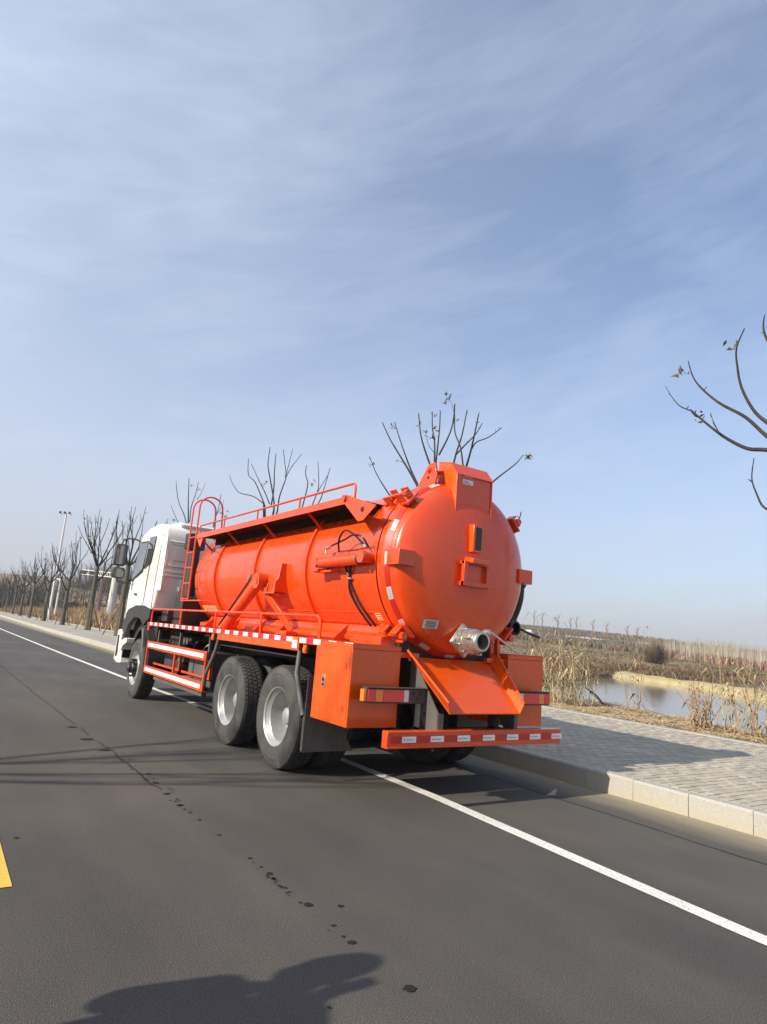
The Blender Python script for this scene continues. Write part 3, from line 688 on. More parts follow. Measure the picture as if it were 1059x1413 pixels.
b = MB(); p0_ = at(672, 872, 1, -.2); p1_ = at(680, 874, 1, -.24); p2_ = at(714, 901, 1, -.34)
b.cyl((ox + .11, -.165, oz + .06), p0_, .022, 10); b.cyl(p0_ + Vector((0, .03, 0)), p0_ + Vector((0, -.04, 0)), .026, 10); b.tube([p0_, p1_, p2_], [.012, .010, .009], 8); part(b, 'valve_lever', STEEL, OUTL)
b = MB(); b.bar(at(686, 880, 1, .1), at(686, 905, 1, .1), .05, .03); b.bar(at(678, 880, 1, .12), at(678, 905, 1, .12), .02, .03); part(b, 'valve_link', ORANGE, OUTL)
# suction hose on the far side with its black end piece
hose([(.90, .75, 2.7), at(716, 795, 0, 1.12), at(717, 812, 0, 1.14), at(715, 830, 0, 1.14), at(708, 850, 0, 1.12), at(698, 868, 0, 1.05), (.85, .7, 1.5)], .058, HOSE, 'suction_hose', n=16)
p = at(712, 867, 0, 1.0); b = MB(); b.lathe([(.001, .30), (.075, .30), (.08, .1), (.07, .08), (.07, .04), (.082, .03), (.082, 0), (.06, -.005), (.055, .08), (.001, .09)], (p.x, p.y - .0, p.z), 1, 24); part(b, 'hose_end', HOSE)
hose([at(720, 869, 0, 1.05), at(732, 875, 0, 1.2), at(745, 880, 0, 1.32)], .014, HOSE, 'hose_tail')
# chassis: rails, cross members, sub frame
b = MB()
for x in (-.43, .43):
    s_ = 1 if x > 0 else -1
    b.box((x - .004, -.02, .80), (x + .004, 8.6, 1.10)); b.box((x, -.02, .80), (x - s_ * .08, 8.6, .808)); b.box((x, -.02, 1.092), (x - s_ * .08, 8.6, 1.10))
for y in (.0, 1.2, 2.1, 3.2, 4.6, 6.0): b.box((-.426, y, .86), (.426, y + .08, 1.05))
part(b, 'chassis_frame', BLACK)
b = MB()
for x in (-.43, .43): b.box((x - .05, .12, 1.104), (x + .05, 6.2, 1.26))
part(b, 'sub_frame', BLACK)
b = MB()
for s_ in (-1, 1):
    b.prism([(s_ * .44, 1.262), (s_ * .74, 1.262), (s_ * .80, 1.37), (s_ * .80, 1.44), (s_ * .66, 1.475), (s_ * .62, 1.55), (s_ * .40, 1.42)], 1, .22, 5.5)
SAD = part(b, 'tank_cradle', ORANGE, bevel=.004)
for y in (.9, 2.3, 3.0, 3.9, 4.9):
    b = MB(); b.prism([(-.95, 1.374), (-.80, 1.374), (-.76, 1.55)], 1, y, y + .012); part(b, 'cradle_gusset', ORANGE, SAD)
b = MB(); b.box((-.60, .18, 1.26), (.60, .222, 1.42)); part(b, 'rear_cross_beam', BLACK)
# deck with its striped edge
b = MB(); b.box((-1.235, .02, 1.362), (-.80, 6.99, 1.368)); b.box((-1.24, .002, 1.31), (-1.232, 6.99, 1.368)); DK = part(b, 'deck', ORANGE2)
b = MB(); b.box((-1.238, 1.08, 1.23), (-1.20, 3.47, 1.309)); part(b, 'fender_skirt', ORANGE2, DK, .004)
b = MB(); b.box((.80, .02, 1.362), (1.235, 6.99, 1.368)); b.box((1.232, .002, 1.31), (1.24, 6.99, 1.368)); part(b, 'deck', ORANGE2)
b = MB(); n_ = 46; sw = 6.985 / n_; prot = {}
for k in range(n_):
    y = .004 + k * sw; key = k % 2
    b = MB(); b.box((-1.2435, y, 1.318), (-1.2405, y + sw - .004, 1.366))
    if key in prot:
        o = prot[key].copy(); COL.objects.link(o); o.parent = DK; o.location = (0, y - (.004 + key * sw), 0)
    else: prot[key] = part(b, 'reflective_tape', TAPER if k % 2 else TAPEW, DK)
b = MB(); y = 1.10; b.box((-1.2475, y, 1.255), (-1.245, y + .115, 1.365)); LB = part(b, 'deck_label', TAPEW, DK)
b = MB(); b.box((-1.2487, y, 1.335), (-1.2478, y + .115, 1.365)); part(b, 'label_header', LAMPA, LB)
b = MB(); b.box((-1.2487, y + .02, 1.31), (-1.2478, y + .09, 1.315)); b.box((-1.2487, y + .03, 1.285), (-1.2478, y + .085, 1.29)); part(b, 'label_print', INK, LB)
for y in (.92, 3.62, 6.9):
    b = MB(); b.box((-1.232, y, 1.215), (-1.20, y + .075, 1.30)); o = part(b, 'marker_lamp_bracket', ORANGE2, DK, .003)
    b = MB(); b.cyl((-1.240, y + .0375, 1.255), (-1.231, y + .0375, 1.255), .024, 12); part(b, 'marker_lamp', LAMPA, o)
# side rail
b = MB(); zt = 1.60; X_ = -1.19
b.tube([(X_, .74, 1.37), (X_, .74, 1.50)] + arc((X_, .84, 1.50), .10, pi, pi / 2, 6, (0, 1, 0), (0, 0, 1)) + [(X_, 6.86, zt)] + arc((X_, 6.86, 1.50), .10, pi / 2, 0, 6, (0, 1, 0), (0, 0, 1)) + [(X_, 6.96, 1.37)], .016, 10)
SR = part(b, 'side_rail', ORANGE)
for y in (2.2, 3.74, 5.3):
    b = MB(); b.cyl((X_, y, 1.368), (X_, y, 1.592), .014, 10); part(b, 'rail_post', ORANGE, SR)
# tipping strut of the tank with its bracket
b = MB(); b.cyl((-1.07, 3.72, 1.37), (-1.02, 2.80, 2.0), .072, 24); HS = part(b, 'tipping_strut', ORANGE)
b = MB(); b.cyl((-1.09, 2.74, 2.02), (-.9, 2.74, 2.02), .10, 24); b.cyl((-1.10, 2.74, 2.02), (-1.06, 2.74, 2.02), .05, 16); part(b, 'strut_eye', ORANGE, HS)
b = MB(); b.tube([(-1.10, 3.83, 1.42), (-1.08, 3.0, 2.0), (-1.08, 2.93, 2.05)], .013, 8); part(b, 'strut_pipe', HOSE, HS)
b = MB(); b.cyl((-1.09, 2.98, 2.03), (-1.09, 2.90, 2.09), .022, 10); part(b, 'strut_port', STEEL, HS)
b = MB(); b.bar((-1.0, 2.72, 1.95), (-.80, 2.15, 1.42), .09, .03, (1, 0, 0)); b.box((-.95, 2.0, 1.372), (-.8, 2.3, 1.42)); part(b, 'strut_brace', ORANGE, HS, .004)
b = MB(); b.prism([(-.80, 1.86), (-1.02, 1.86), (-1.02, 2.0), (-.98, 2.05), (-.96, 2.24), (-.86, 2.24), (-.84, 2.2)], 1, 2.30, 2.33); b.prism([(-.80, 1.86), (-1.02, 1.86), (-1.0, 1.99), (-.90, 2.0), (-.84, 2.2)], 1, 2.56, 2.58); b.box((-1.02, 2.30, 1.86), (-.86, 2.65, 1.88)); b.box((-.98, 2.33, 1.88), (-.90, 2.60, 2.10)); part(b, 'strut_bracket', ORANGE, bevel=.004)
# roof walkway
zw = 2.83; xo = -1.04
b = MB(); b.box((xo - .006, .62, zw - .05), (xo, 5.5, zw + .03)); WK = part(b, 'walkway', ORANGE)
b = MB(); b.box((xo + .002, .62, zw - .012), (-.45, 5.5, zw)); part(b, 'tread_plate', CHEQ, WK)
b = MB(); b.box((-.72, .62, 2.70), (-.71, 5.5, zw - .013)); part(b, 'back_plate', CHEQ, WK)
for y in (1.62, 2.9, 4.2, 5.4):
    b = MB(); b.bar((xo + .015, y, zw - .02), (-.80, y, 2.62), .010, .028); part(b, 'walkway_bracket', ORANGE, WK)
b = MB(); b.prism([(xo - .06, zw + .06), (-.70, zw - .02), (-.60, zw - .05), (-.80, zw - .28), (xo - .06, zw - .02)], 1, .60, .612) if False else b.prism([(.74, zw + .03), (.70, zw + .045), (.10, zw - .14), (.32, zw - .27), (.42, zw - .27), (.76, zw - .02)], 0, -1.06, -1.05)
PLT = part(b, 'end_plate', ORANGE, WK, .003)
b = MB(); b.cyl((-1.066, .345, zw - .155), (-1.061, .345, zw - .155), .028, 18); part(b, 'plate_hole', HOSE, PLT)
b = MB(); b.cyl((-1.085, .71, zw + .005), (-1.0, .71, zw + .005), .035, 16); part(b, 'plate_boss', ORANGE, PLT)
b = MB(); b.prism([(5.2, zw - .01), (5.5, zw - .01), (5.5, zw - .06), (5.32, zw - .2)], 0, -1.03, -1.02); part(b, 'end_plate', ORANGE, WK)
zr = 3.0
b = MB(); b.tube([(-1.02, .58, zw - .02), (-1.02, .58, zr - .06)] + arc((-1.02, .63, zr - .06), .05, pi, pi / 2, 5, (0, 1, 0), (0, 0, 1)) + [(-1.02, 5.45, zr)], .0135, 10); HR = part(b, 'walkway_rail', ORANGE, WK)
for y in (1.85, 3.1, 4.35, 5.44):
    b = MB(); b.cyl((-1.02, y, zw + .006), (-1.02, y, zr - .012), .012, 8); part(b, 'rail_post', ORANGE, WK)
# manhole domes on tank top
for y in (3.6,):
    b = MB(); b.lathe([(.001, .17), (.12, .16), (.2, .11), (.22, .04), (.24, .03), (.24, 0), (.24, -.08)], (0, y, 3.08), 2, 32); part(b, 'manhole', ORANGE)
b = MB(); b.cyl((-.55, 3.3, 2.85), (-.55, 3.3, 2.97), .05, 14); b.lathe([(.001, .06), (.05, .05), (.07, .0), (.07, -.03)], (-.55, 3.3, 2.98), 2, 20); part(b, 'vent_cap', ORANGE)
b = MB(); b.cyl((.86, .35, 2.72), (.86, .1, 2.75), .03, 12); b.lathe([(.05, -.02), (.07, 0), (.05, .02), (.03, 0), (.05, -.02)], (.9, .2, 2.78), 0, 20); part(b, 'lifting_eye', ORANGE)
# ladder with two hoops
LA = None
yr1, yr2 = 6.02, 5.68
for y, mx in ((yr1, 0), (yr2, 0)):
    b = MB(); r_ = .2
    b.tube([(-1.0, y, 1.76), (-1.0, y, 3.36)] + arc((-1.0 + r_, y, 3.36), r_, pi, 0, 12, (1, 0, 0), (0, 0, .95)) + [(-1.0 + 2 * r_ + .02, y, 3.05), (-1.0 + 2 * r_ + .04, y, 2.86)], .0145, 10)
    if LA is None: LA = part(b, 'ladder_rail', ORANGE)
    else: part(b, 'ladder_rail', ORANGE, LA)
for z in (1.80, 2.06, 2.32, 2.58, 2.84):
    b = MB(); b.cyl((-1.0, yr1, z), (-1.0, yr2, z), .0125, 8); part(b, 'ladder_rung', ORANGE, LA)
b = MB(); b.tube([(-1.0, yr1, 1.77), (-1.0, 5.0, 1.77), (-.82, 4.9, 1.77)], .0125, 8); b.tube([(-1.0, yr2, 2.9), (-.85, yr2, 2.84), (-.6, yr2 - .25, 2.84)], .0125, 8); part(b, 'ladder_stay', ORANGE, LA)
# rear tool boxes
for s_ in (-1, 1):
    xa, xb2 = sorted((s_ * 1.245, s_ * .705)); b = MB(); b.box((xa, 0, .628), (xb2, .675, 1.315)); BX = part(b, 'tool_box', ORANGE2, bevel=.004)
    if s_ < 0:
        b = MB(); b.box((xa - .004, .018, .645), (xa - .0005, .655, 1.30)); DR = part(b, 'box_door', ORANGE2, BX, .0015)
        b = MB(); b.box((xa - .010, .44, .93), (xa - .005, .50, 1.05)); LT = part(b, 'latch', STEEL, DR, .002)
        b = MB(); b.cyl((xa - .016, .47, 1.005), (xa - .0105, .47, 1.005), .018, 14); b.box((xa - .014, .455, .945), (xa - .0105, .487, .97)); part(b, 'latch_lever', HOSE, LT, .001)
        for z in (1.13, .75):
            b = MB(); b.box((xa - .009, .075, z), (xa - .005, .10, z + .055)); part(b, 'hinge', ORANGE, DR)
    b = MB(); b.box((xa, .0, 1.318), (xb2, .6, 1.36)); b.box((min(s_ * 1.23, s_ * .45), .05, 1.262), (max(s_ * 1.23, s_ * .45), .10, 1.31)); part(b, 'box_hanger', ORANGE2, BX)
# tail lamps
for s_ in (-1, 1):
    X0, X1 = s_ * 1.17, s_ * .50
    b = MB(); b.box((min(X0, X1), -.17, .862), (max(X0, X1), -.10, .995)); b.box((min(X0, X1), -.19, .995), (max(X0, X1), -.10, 1.003)); LP = part(b, 'tail_lamp', DARKPL, bevel=.004)
    for a0, a1, mt, nm in ((1.195, 1.171, LAMPA, 'side_lens'), (1.16, 1.08, LAMPR if s_ < 0 else LAMPR, 'lens'), (1.078, 1.0, LAMPA, 'lens'), (.998, .77, LAMPR, 'lens'), (.768, .715, LAMPW, 'lens')):
        b = MB(); zz0 = .878; b.box((min(s_ * a0, s_ * a1), -.182 if nm == 'lens' else -.165, zz0), (max(s_ * a0, s_ * a1), -.171 if nm == 'lens' else -.105, .982)); part(b, nm, mt, LP, .002)
    b = MB(); [b.cyl((s_ * .60 + dx, -.172, .935 + dz), (s_ * .60 + dx, -.18, .935 + dz), .013, 10) for dx, dz in ((-.05, .02), (.03, .02), (-.01, -.025))]; part(b, 'connector', BLACK, LP)
    b = MB(); b.box((min(s_ * .5, s_ * .44), -.15, .9), (max(s_ * .5, s_ * .44), -.02, .97)); part(b, 'lamp_bracket', BLACK, LP)
# side plates under the chute
for s_ in (-1, 1):
    b = MB(); x = s_ * .50; b.prism([(.10, 1.22), (.02, 1.22), (-.36, .80), (-.36, .62), (-.20, .62), (-.06, .80), (.10, .95)], 0, x - .006, x + .006); b.box((x - .006, -.366, .60), (x + .006 - s_ * .05, -.352, .80)); part(b, 'under_chute_plate', GREYM)
    b = MB(); b.cyl((x - .012 if s_ < 0 else x - .012, -.16, .77), (x + .012, -.16, .77), .014, 5); part(b, 'star_bolt', BLACK)
# chute
b = MB(); A = [(-.52, .10, 1.27), (.52, .10, 1.27), (.44, -.45, .815), (-.44, -.45, .815)]
th = Vector((0, .02, -.006)); b.add([Vector(p) for p in A] + [Vector(p) + Vector((0, .008, -.01)) for p in A], [(0, 1, 2, 3), (7, 6, 5, 4), (0, 3, 7, 4), (1, 5, 6, 2), (3, 2, 6, 7), (0, 4, 5, 1)]); CH = part(b, 'discharge_chute', ORANGE2)
for s_ in (-1, 1):
    b = MB(); p = [(s_ * .52, .10, 1.27), (s_ * .44, -.45, .815), (s_ * .475, -.47, .905), (s_ * .60, .02, 1.33), (s_ * .55, .10, 1.36)]
    q_ = [(x + s_ * .006, y, z) for x, y, z in p]; b.add(p + q_, [(0, 1, 2, 3, 4), (9, 8, 7, 6, 5)] + [(i, (i + 1) % 5, 5 + (i + 1) % 5, 5 + i) for i in range(5)]); part(b, 'chute_side', ORANGE2, CH)
    b = MB(); b.tube([(s_ * .60, .04, 1.335), (s_ * .477, -.47, .907)], .011, 8); part(b, 'chute_rim', ORANGE2, CH)
# rear bumper
b = MB(); b.box((-1.08, -.43, .60), (1.08, -.39, .665)) if False else b.box((-1.085, -.41, .518), (1.085, -.33, .662)); BU = part(b, 'rear_bumper', ORANGE, bevel=.005)
b = MB(); b.box((-1.08, -.418, .645), (1.08, -.4105, .660)); b.box((-1.08, -.418, .520), (1.08, -.4105, .534)); part(b, 'bumper_lip', ORANGE, BU, .002)
b = MB(); b.box((-1.05, -.4135, .562), (1.05, -.4105, .622)); part(b, 'red_tape', TAPEO, BU)
pl_ = None
for i in range(7):
    x = -.93 + i * .312
    if pl_ is None:
        b = MB(); b.box((x, -.4165, .567), (x + .15, -.414, .618)); pl_ = part(b, 'reflective_label', TAPEW, BU)
        b = MB()
        for j, wd in enumerate((.012, .02, .03, .02, .012)): b.box((x + .03 + j * .02, -.4178, .589), (x + .03 + j * .02 + wd * .6, -.4168, .595))
        b.cyl((x + .022, -.4178, .592), (x + .022, -.4168, .592), .006, 8); part(b, 'label_print', INK, pl_)
    else:
        o = pl_.copy(); COL.objects.link(o); o.parent = BU; o.location = (i * .312, 0, 0); c_ = pl_.children[0].copy(); COL.objects.link(c_); c_.parent = o
b = MB()
for x in (-.47, .47): b.box((x - .04, -.33, .54), (x + .04, -.02, .64)); b.box((x - .04, -.1, .6), (x + .04, -.02, .9))
part(b, 'bumper_arm', BLACK)
b = MB(); b.box((-.30, -.15, .62), (.36, -.10, .64)); b.box((-.44, .16, 1.02), (.44, .20, 1.2)); part(b, 'rear_beam', BLACK)

# wheels
def tyre_mesh(x_out, x_in, Y, Z, r, rb, lug=True):
    """outer face at x_out"""
    w_ = x_in - x_out; s_ = 1
    b = MB(); pr = [(rb, 0.02 * w_ / .28), (rb + .02, -.0), (rb + .07, -.012), (r - .12, -.016), (r - .05, .0), (r - .018, .018), (r - .012, .03)]
    grooves = []
    for k in range(4):
        a = .05 + k * .06; grooves += [(r - .012, a), (r - .026, a + .002), (r - .026, a + .010), (r - .012, a + .012)]
    pr += grooves + [(r - .012, w_ - .03), (r - .05, w_), (r - .12, w_ + .016), (rb + .04, w_), (rb, w_ - .02)]
    b.lathe(pr, (x_out, Y, Z), 0, 72); return b
def lugs(x_out, w_, Y, Z, r):
    b = MB(); n_ = 64
    for k in range(n_):
        a = 2 * pi * k / n_
        for xa, xb2, sh in ((.012, .05, 0), (.064, .108, .3), (.124, .168, .6), (.184, .226, .1), (w_ - .05, w_ - .012, .4)):
            a0 = a + sh * 2 * pi / n_; da = 2 * pi / n_ * .74; vs = []
            for aa in (a0, a0 + da):
                for rr in (r - .02, r):
                    for xx in (xa, xb2): 
                        r2 = rr - (.012 if xx in (.012, w_ - .012) and rr == r else 0)
                        vs.append((x_out + xx, Y + r2 * math.cos(aa), Z + r2 * math.sin(aa)))
            b.add(vs, [(2, 3, 7, 6), (0, 2, 6, 4), (1, 5, 7, 3), (0, 1, 3, 2), (4, 6, 7, 5)])
    return b
WR = .53; ZC = .53
wheel_protos = {}
def make_wheel(kind, Y):
    xo_ = -1.245; wdt = .275; rb = .292
    if kind == 'rear':
        b = MB(); b.lathe([(rb - .004, .012), (rb + .012, .0), (rb + .012, .008), (rb - .006, .022), (rb - .018, .05), (rb - .034, .062), (rb - .042, .12), (rb - .05, .20), (.225, .235), (.12, .24), (.001, .24)], (xo_, Y, ZC), 0, 64)
    else:
        b = MB(); b.lathe([(rb - .004, .012), (rb + .012, .0), (rb + .012, .008), (rb - .012, .022), (rb - .03, .05), (.25, .06), (.21, .02), (.165, .012), (.15, .03), (.001, .03)], (xo_, Y, ZC), 0, 64)
    wh = part(b, 'wheel', RIM, ang=30)
    part(tyre_mesh(xo_, xo_ + wdt, Y, ZC, WR, rb), 'tyre', RUB, wh, ang=30)
    o = part(lugs(xo_, wdt, Y, ZC, WR), 'tread', RUB, wh, smooth=False); o['kind'] = 'stuff'
    # raised sidewall marks
    b = MB()
    for seg_a in (1.2, 4.4):
        for j in range(9):
            a = seg_a + j * .075; rr = .42; c = Vector((xo_ - .0145, Y + rr * math.cos(a), ZC + rr * math.sin(a))); er = Vector((0, math.cos(a), math.sin(a))); et = Vector((0, -math.sin(a), math.cos(a)))
            b.obox(c, (.0025, 0, 0), er * .018, et * .004)
            if j % 2: b.obox(c + er * .014, (.0025, 0, 0), er * .003, et * .010)
            else: b.obox(c - er * .012, (.0025, 0, 0), er * .003, et * .010)
    part(b, 'sidewall_marks', GREYM, wh, kind='stuff')
    if kind == 'rear':
        b = MB(); 
        for k in range(6):
            a = 2 * pi * k / 6 + .2; c = Vector((xo_ + .236, Y + .185 * math.cos(a), ZC + .185 * math.sin(a))); b.cyl(c, c + Vector((-.004, 0, 0)), .030, 14)
        part(b, 'hand_hole', BLACK, wh)
        b = MB(); b.lathe([(.001, .10), (.05, .10), (.085, .12), (.1, .16), (.105, .24)], (xo_, Y, ZC), 0, 28)
        for k in range(10):
            a = 2 * pi * k / 10; c = Vector((xo_ + .238, Y + .145 * math.cos(a), ZC + .145 * math.sin(a))); b.cyl(c, c + Vector((-.035, 0, 0)), .015, 6)
        part(b, 'hub', RIM, wh)
        b = MB(); b.tube([(xo_ + .23, Y - .2, ZC - .12), (xo_ + .12, Y - .24, ZC - .08), (xo_ + .05, Y - .245, ZC - .02)], .006, 6); part(b, 'valve_stem', STEEL, wh)
    else:
        b = MB(); b.lathe([(.001, -.13), (.045, -.13), (.07, -.11), (.075, -.06), (.095, -.04), (.10, .03)], (xo_, Y, ZC), 0, 28)
        for k in range(10):
            a = 2 * pi * k / 10; c = Vector((xo_ + .02, Y + .145 * math.cos(a), ZC + .145 * math.sin(a))); b.cyl(c, c + Vector((-.085, 0, 0)), .019, 6); b.cyl(c, c + Vector((-.03, 0, 0)), .026, 6)
        part(b, 'hub', BLACK, wh, ang=30)
        b = MB()
        for k in range(10):
            a = 2 * pi * (k + .5) / 10; c = Vector((xo_ + .037, Y + .23 * math.cos(a), ZC + .23 * math.sin(a))); b.cyl(c, c + Vector((-.003, 0, 0)), .017, 12)
        part(b, 'hand_hole', BLACK, wh)
    return wh
def place(w0, dy=0, dx=0, flip=False):
    c = copy_tree(w0, T); c.location = w0.location.copy()
    if flip:   # rotate half a turn about the wheel's place on the truck's centre line
        yc = w0['yc'] - 4.5; c.rotation_euler = (0, 0, pi); c.location = (0 + dx, 2 * yc + dy, 0)
    else: c.location = (dx, dy, 0)
    return c
wr = make_wheel('rear', 1.43); wr['yc'] = 1.43
wf = make_wheel('front', 7.45); wf['yc'] = 7.45
del_keys = []
for dy in (0, 1.41):
    if dy: place(wr, dy, 0)
    place(wr, dy, 0, True)
    # inner wheels of each pair, facing inward
    for s_ in (-1, 1):
        c = copy_tree(wr, T); yc = 1.43 - 4.5
        if s_ < 0: c.rotation_euler = (0, 0, pi); c.location = (-1.83, 2 * yc + dy, 0)
        else: c.location = (1.83, dy, 0)
place(wf, 0, 0, True)
for o in (wr, wf):
    pass
# axles, springs
b = MB()
for y in (1.43, 2.84): b.cyl((-.65, y, ZC), (.65, y, ZC), .09, 16); b.lathe([(.001, -.2), (.16, -.15), (.2, 0), (.16, .15), (.001, .2)], (0, y, ZC + .02), 1, 20)
b.cyl((-.95, 7.45, ZC), (.95, 7.45, ZC), .06, 12); part(b, 'axle', BLACK)
b = MB()
for x in (-.52, .52):
    for k in range(5): b.bar((x, 1.4 + k * .12, .72 + k * .02), (x, 2.87 - k * .12, .72 + k * .02), .09, .016)
part(b, 'leaf_spring', BLACK)
# spare wheel carried under the tank end
b = tyre_mesh(0, .3, 0, 0, .46, .25); b.v = [(-.30 + x, .42 + y * .55, .66 + z * .52) for x, y, z in b.v]
lg = lugs(0, .3, 0, 0, .465); lg.v = [(-.30 + x, .42 + y * .55, .66 + z * .52) for x, y, z in lg.v]
sw_ = part(b, 'spare_tyre', RUB); o = part(lg, 'tread', RUB, sw_, smooth=False); o['kind'] = 'stuff'
# mud flaps and fender stays
for s_ in (-1, 1):
    b = MB(); xa, xb2 = sorted((s_ * 1.27, s_ * .69)); b.prism([(xa, 1.0), (xb2, 1.0), (xb2, .66), (xb2 - .09 if s_ < 0 else xb2, .42), (xb2, .29), (xa, .29)] if s_ < 0 else [(xa, 1.0), (xb2, 1.0), (xb2, .29), (xa, .29)], 1, .735, .745); FL = part(b, 'mud_flap', GREYM)
b = MB(); b.tube([(-1.21, 1.09, 1.23), (-1.23, 1.07, 1.0), (-1.25, .86, .70), (-1.255, .80, .62)], .026, 10); FA = part(b, 'fender_stay', GREYM)
b = MB(); b.cyl((-1.262, .765, .62), (-1.262, .765, .30), .010, 8); part(b, 'flap_stay', GREYM, FA)
b = MB(); b.tube([(-1.21, 3.47, 1.23), (-1.23, 3.5, 1.05), (-1.25, 3.68, .78), (-1.25, 3.72, .60)], .024, 10); part(b, 'fender_stay', GREYM)
b = MB(); n_ = 14
for y in (1.43, 2.84): pass
b.box((-1.2, 1.1, 1.16), (-.55, 3.45, 1.17)); b.box((.55, 1.1, 1.16), (1.2, 3.45, 1.17)); part(b, 'fender_liner', BLACK)
# side guard
gx_ = -1.25; y0, y1, z0, z1 = 3.76, 6.80, .512, 1.05; GD = None
b = MB(); b.box((gx_, y0, z1 - .125), (gx_ + .03, y1, z1)); GD = part(b, 'side_guard', ORANGE, bevel=.003)
b = MB(); b.box((gx_, y0, z0), (gx_ + .03, y1, z0 + .125)); part(b, 'guard_board', ORANGE, GD, .003)
for y in (y0, 5.15, y1 - .05):
    b = MB(); b.box((gx_ + .002, y, z0 + .127), (gx_ + .028, y + .05, z1 - .127)); part(b, 'guard_post', ORANGE, GD)
b = MB()
for a, c in ((y0 + .12, 5.12), (5.26, y1 - .10)): b.box((gx_ + .12, a, z1 - .16), (gx_ + .15, c, z1 - .13)); b.box((gx_ + .12, a, z0 + .15), (gx_ + .15, c, z0 + .18)); b.box((gx_ + .12, a, z0 + .18), (gx_ + .15, a + .04, z1 - .16))
part(b, 'guard_inner_frame', ORANGE, GD)
for z in (z1 - .092, z0 + .035):
    b = MB(); b.box((gx_ - .0035, y0 + .10, z), (gx_ - .0005, y1 - .08, z + .058)); tp = part(b, 'white_strip', TAPEW, GD)
    b = MB()
    for y in (y0 + .15, 5.2, y1 - .14): b.cyl((gx_ - .009, y, z + .028), (gx_ - .004, y, z + .028), .012, 10)
    part(b, 'bolt', INK, tp)
b = MB()
for y in (3.95, 6.5, 5.3): b.box((gx_ + .10, y, .95), (gx_ + .14, y + .05, 1.31)); b.box((-1.15, y, 1.25), (-.45, y + .05, 1.31))
b.box((gx_ + .05, 3.9, .44), (gx_ + .12, 6.3, .49)); part(b, 'guard_hanger', GREYM)
# tanks, battery box, pipes behind the guard
b = MB(); b.prism(rrect(-1.08, .50, -.5, 1.02, .06), 1, 3.95, 4.95); FT = part(b, 'fuel_tank', GREYM, bevel=.01)
b = MB(); [b.box((-1.085, y, .49), (-.49, y + .04, 1.03)) for y in (4.1, 4.7)]; part(b, 'tank_strap', BLACK, FT)
b = MB()
for i, (y, z) in enumerate(((5.5, .70), (5.5, .98))): b.cyl((-1.1, y, z), (-.5, y, z), .12, 20)
b.cyl((-.95, 5.2, 1.15), (-.95, 6.3, 1.15), .055, 14); part(b, 'air_tank', BLACK)
b = MB(); b.box((-1.0, 5.9, .62), (-.5, 6.5, 1.02)); BB = part(b, 'battery_box', DARKPL, bevel=.01)
b = MB()
for k in range(3): b.cyl((-1.06, 5.25 + k * .14, 1.12), (-.95, 5.25 + k * .14, 1.12), .045, 14)
for k in range(3): b.cyl((-1.12, 5.15 + k * .22, .86), (-1.0, 5.15 + k * .22, .86), .05, 12)
part(b, 'brake_valve', GREYM)
for k in range(6):
    y = 4.2 + k * .42; hose([(-.8, y, 1.2), (-.95, y + .1, 1.0 + .05 * (k % 3)), (-.9, y + .3, .9), (-.7, y + .4, 1.1)], .012, HOSE, 'air_line', n=6)
b = MB(); b.box((-.9, 3.0, .85), (-.45, 3.55, 1.05)); b.box((.5, 4.0, .5), (1.1, 6.2, 1.05)); part(b, 'chassis_box', BLACK)
b = MB(); b.box((-.95, 6.12, 1.28), (.95, 6.55, 1.85)); b.box((-.6, 6.2, 1.85), (.6, 6.5, 2.3)); b.box((-.85, 6.3, 1.0), (-.3, 6.9, 1.5)); b.box((-1.05, 6.55, 1.4), (-.7, 6.9, 1.62)); part(b, 'engine_housing', BLACK, bevel=.02)
b = MB(); b.cyl((-.75, 6.45, 1.5), (-.75, 6.45, 2.9), .1, 20); b.box((-.9, 6.35, 2.7), (-.6, 6.6, 2.98)); part(b, 'air_intake', BLACK, bevel=.01)

# ------------------------------------------------------------------ cab
cab_side = [(6.93, 1.90), (6.90, 2.92), (6.94, 3.10), (7.05, 3.17), (7.5, 3.22), (8.1, 3.20), (8.55, 3.10), (8.72, 2.98), (8.95, 2.55), (9.10, 2.10), (9.17, 1.6), (9.17, 1.20), (8.72, 1.17), (8.66, 1.30), (8.50, 1.42), (8.25, 1.49), (7.85, 1.50), (7.0, 1.58)]
b = MB(); hw = 1.215; n_ = len(cab_side)
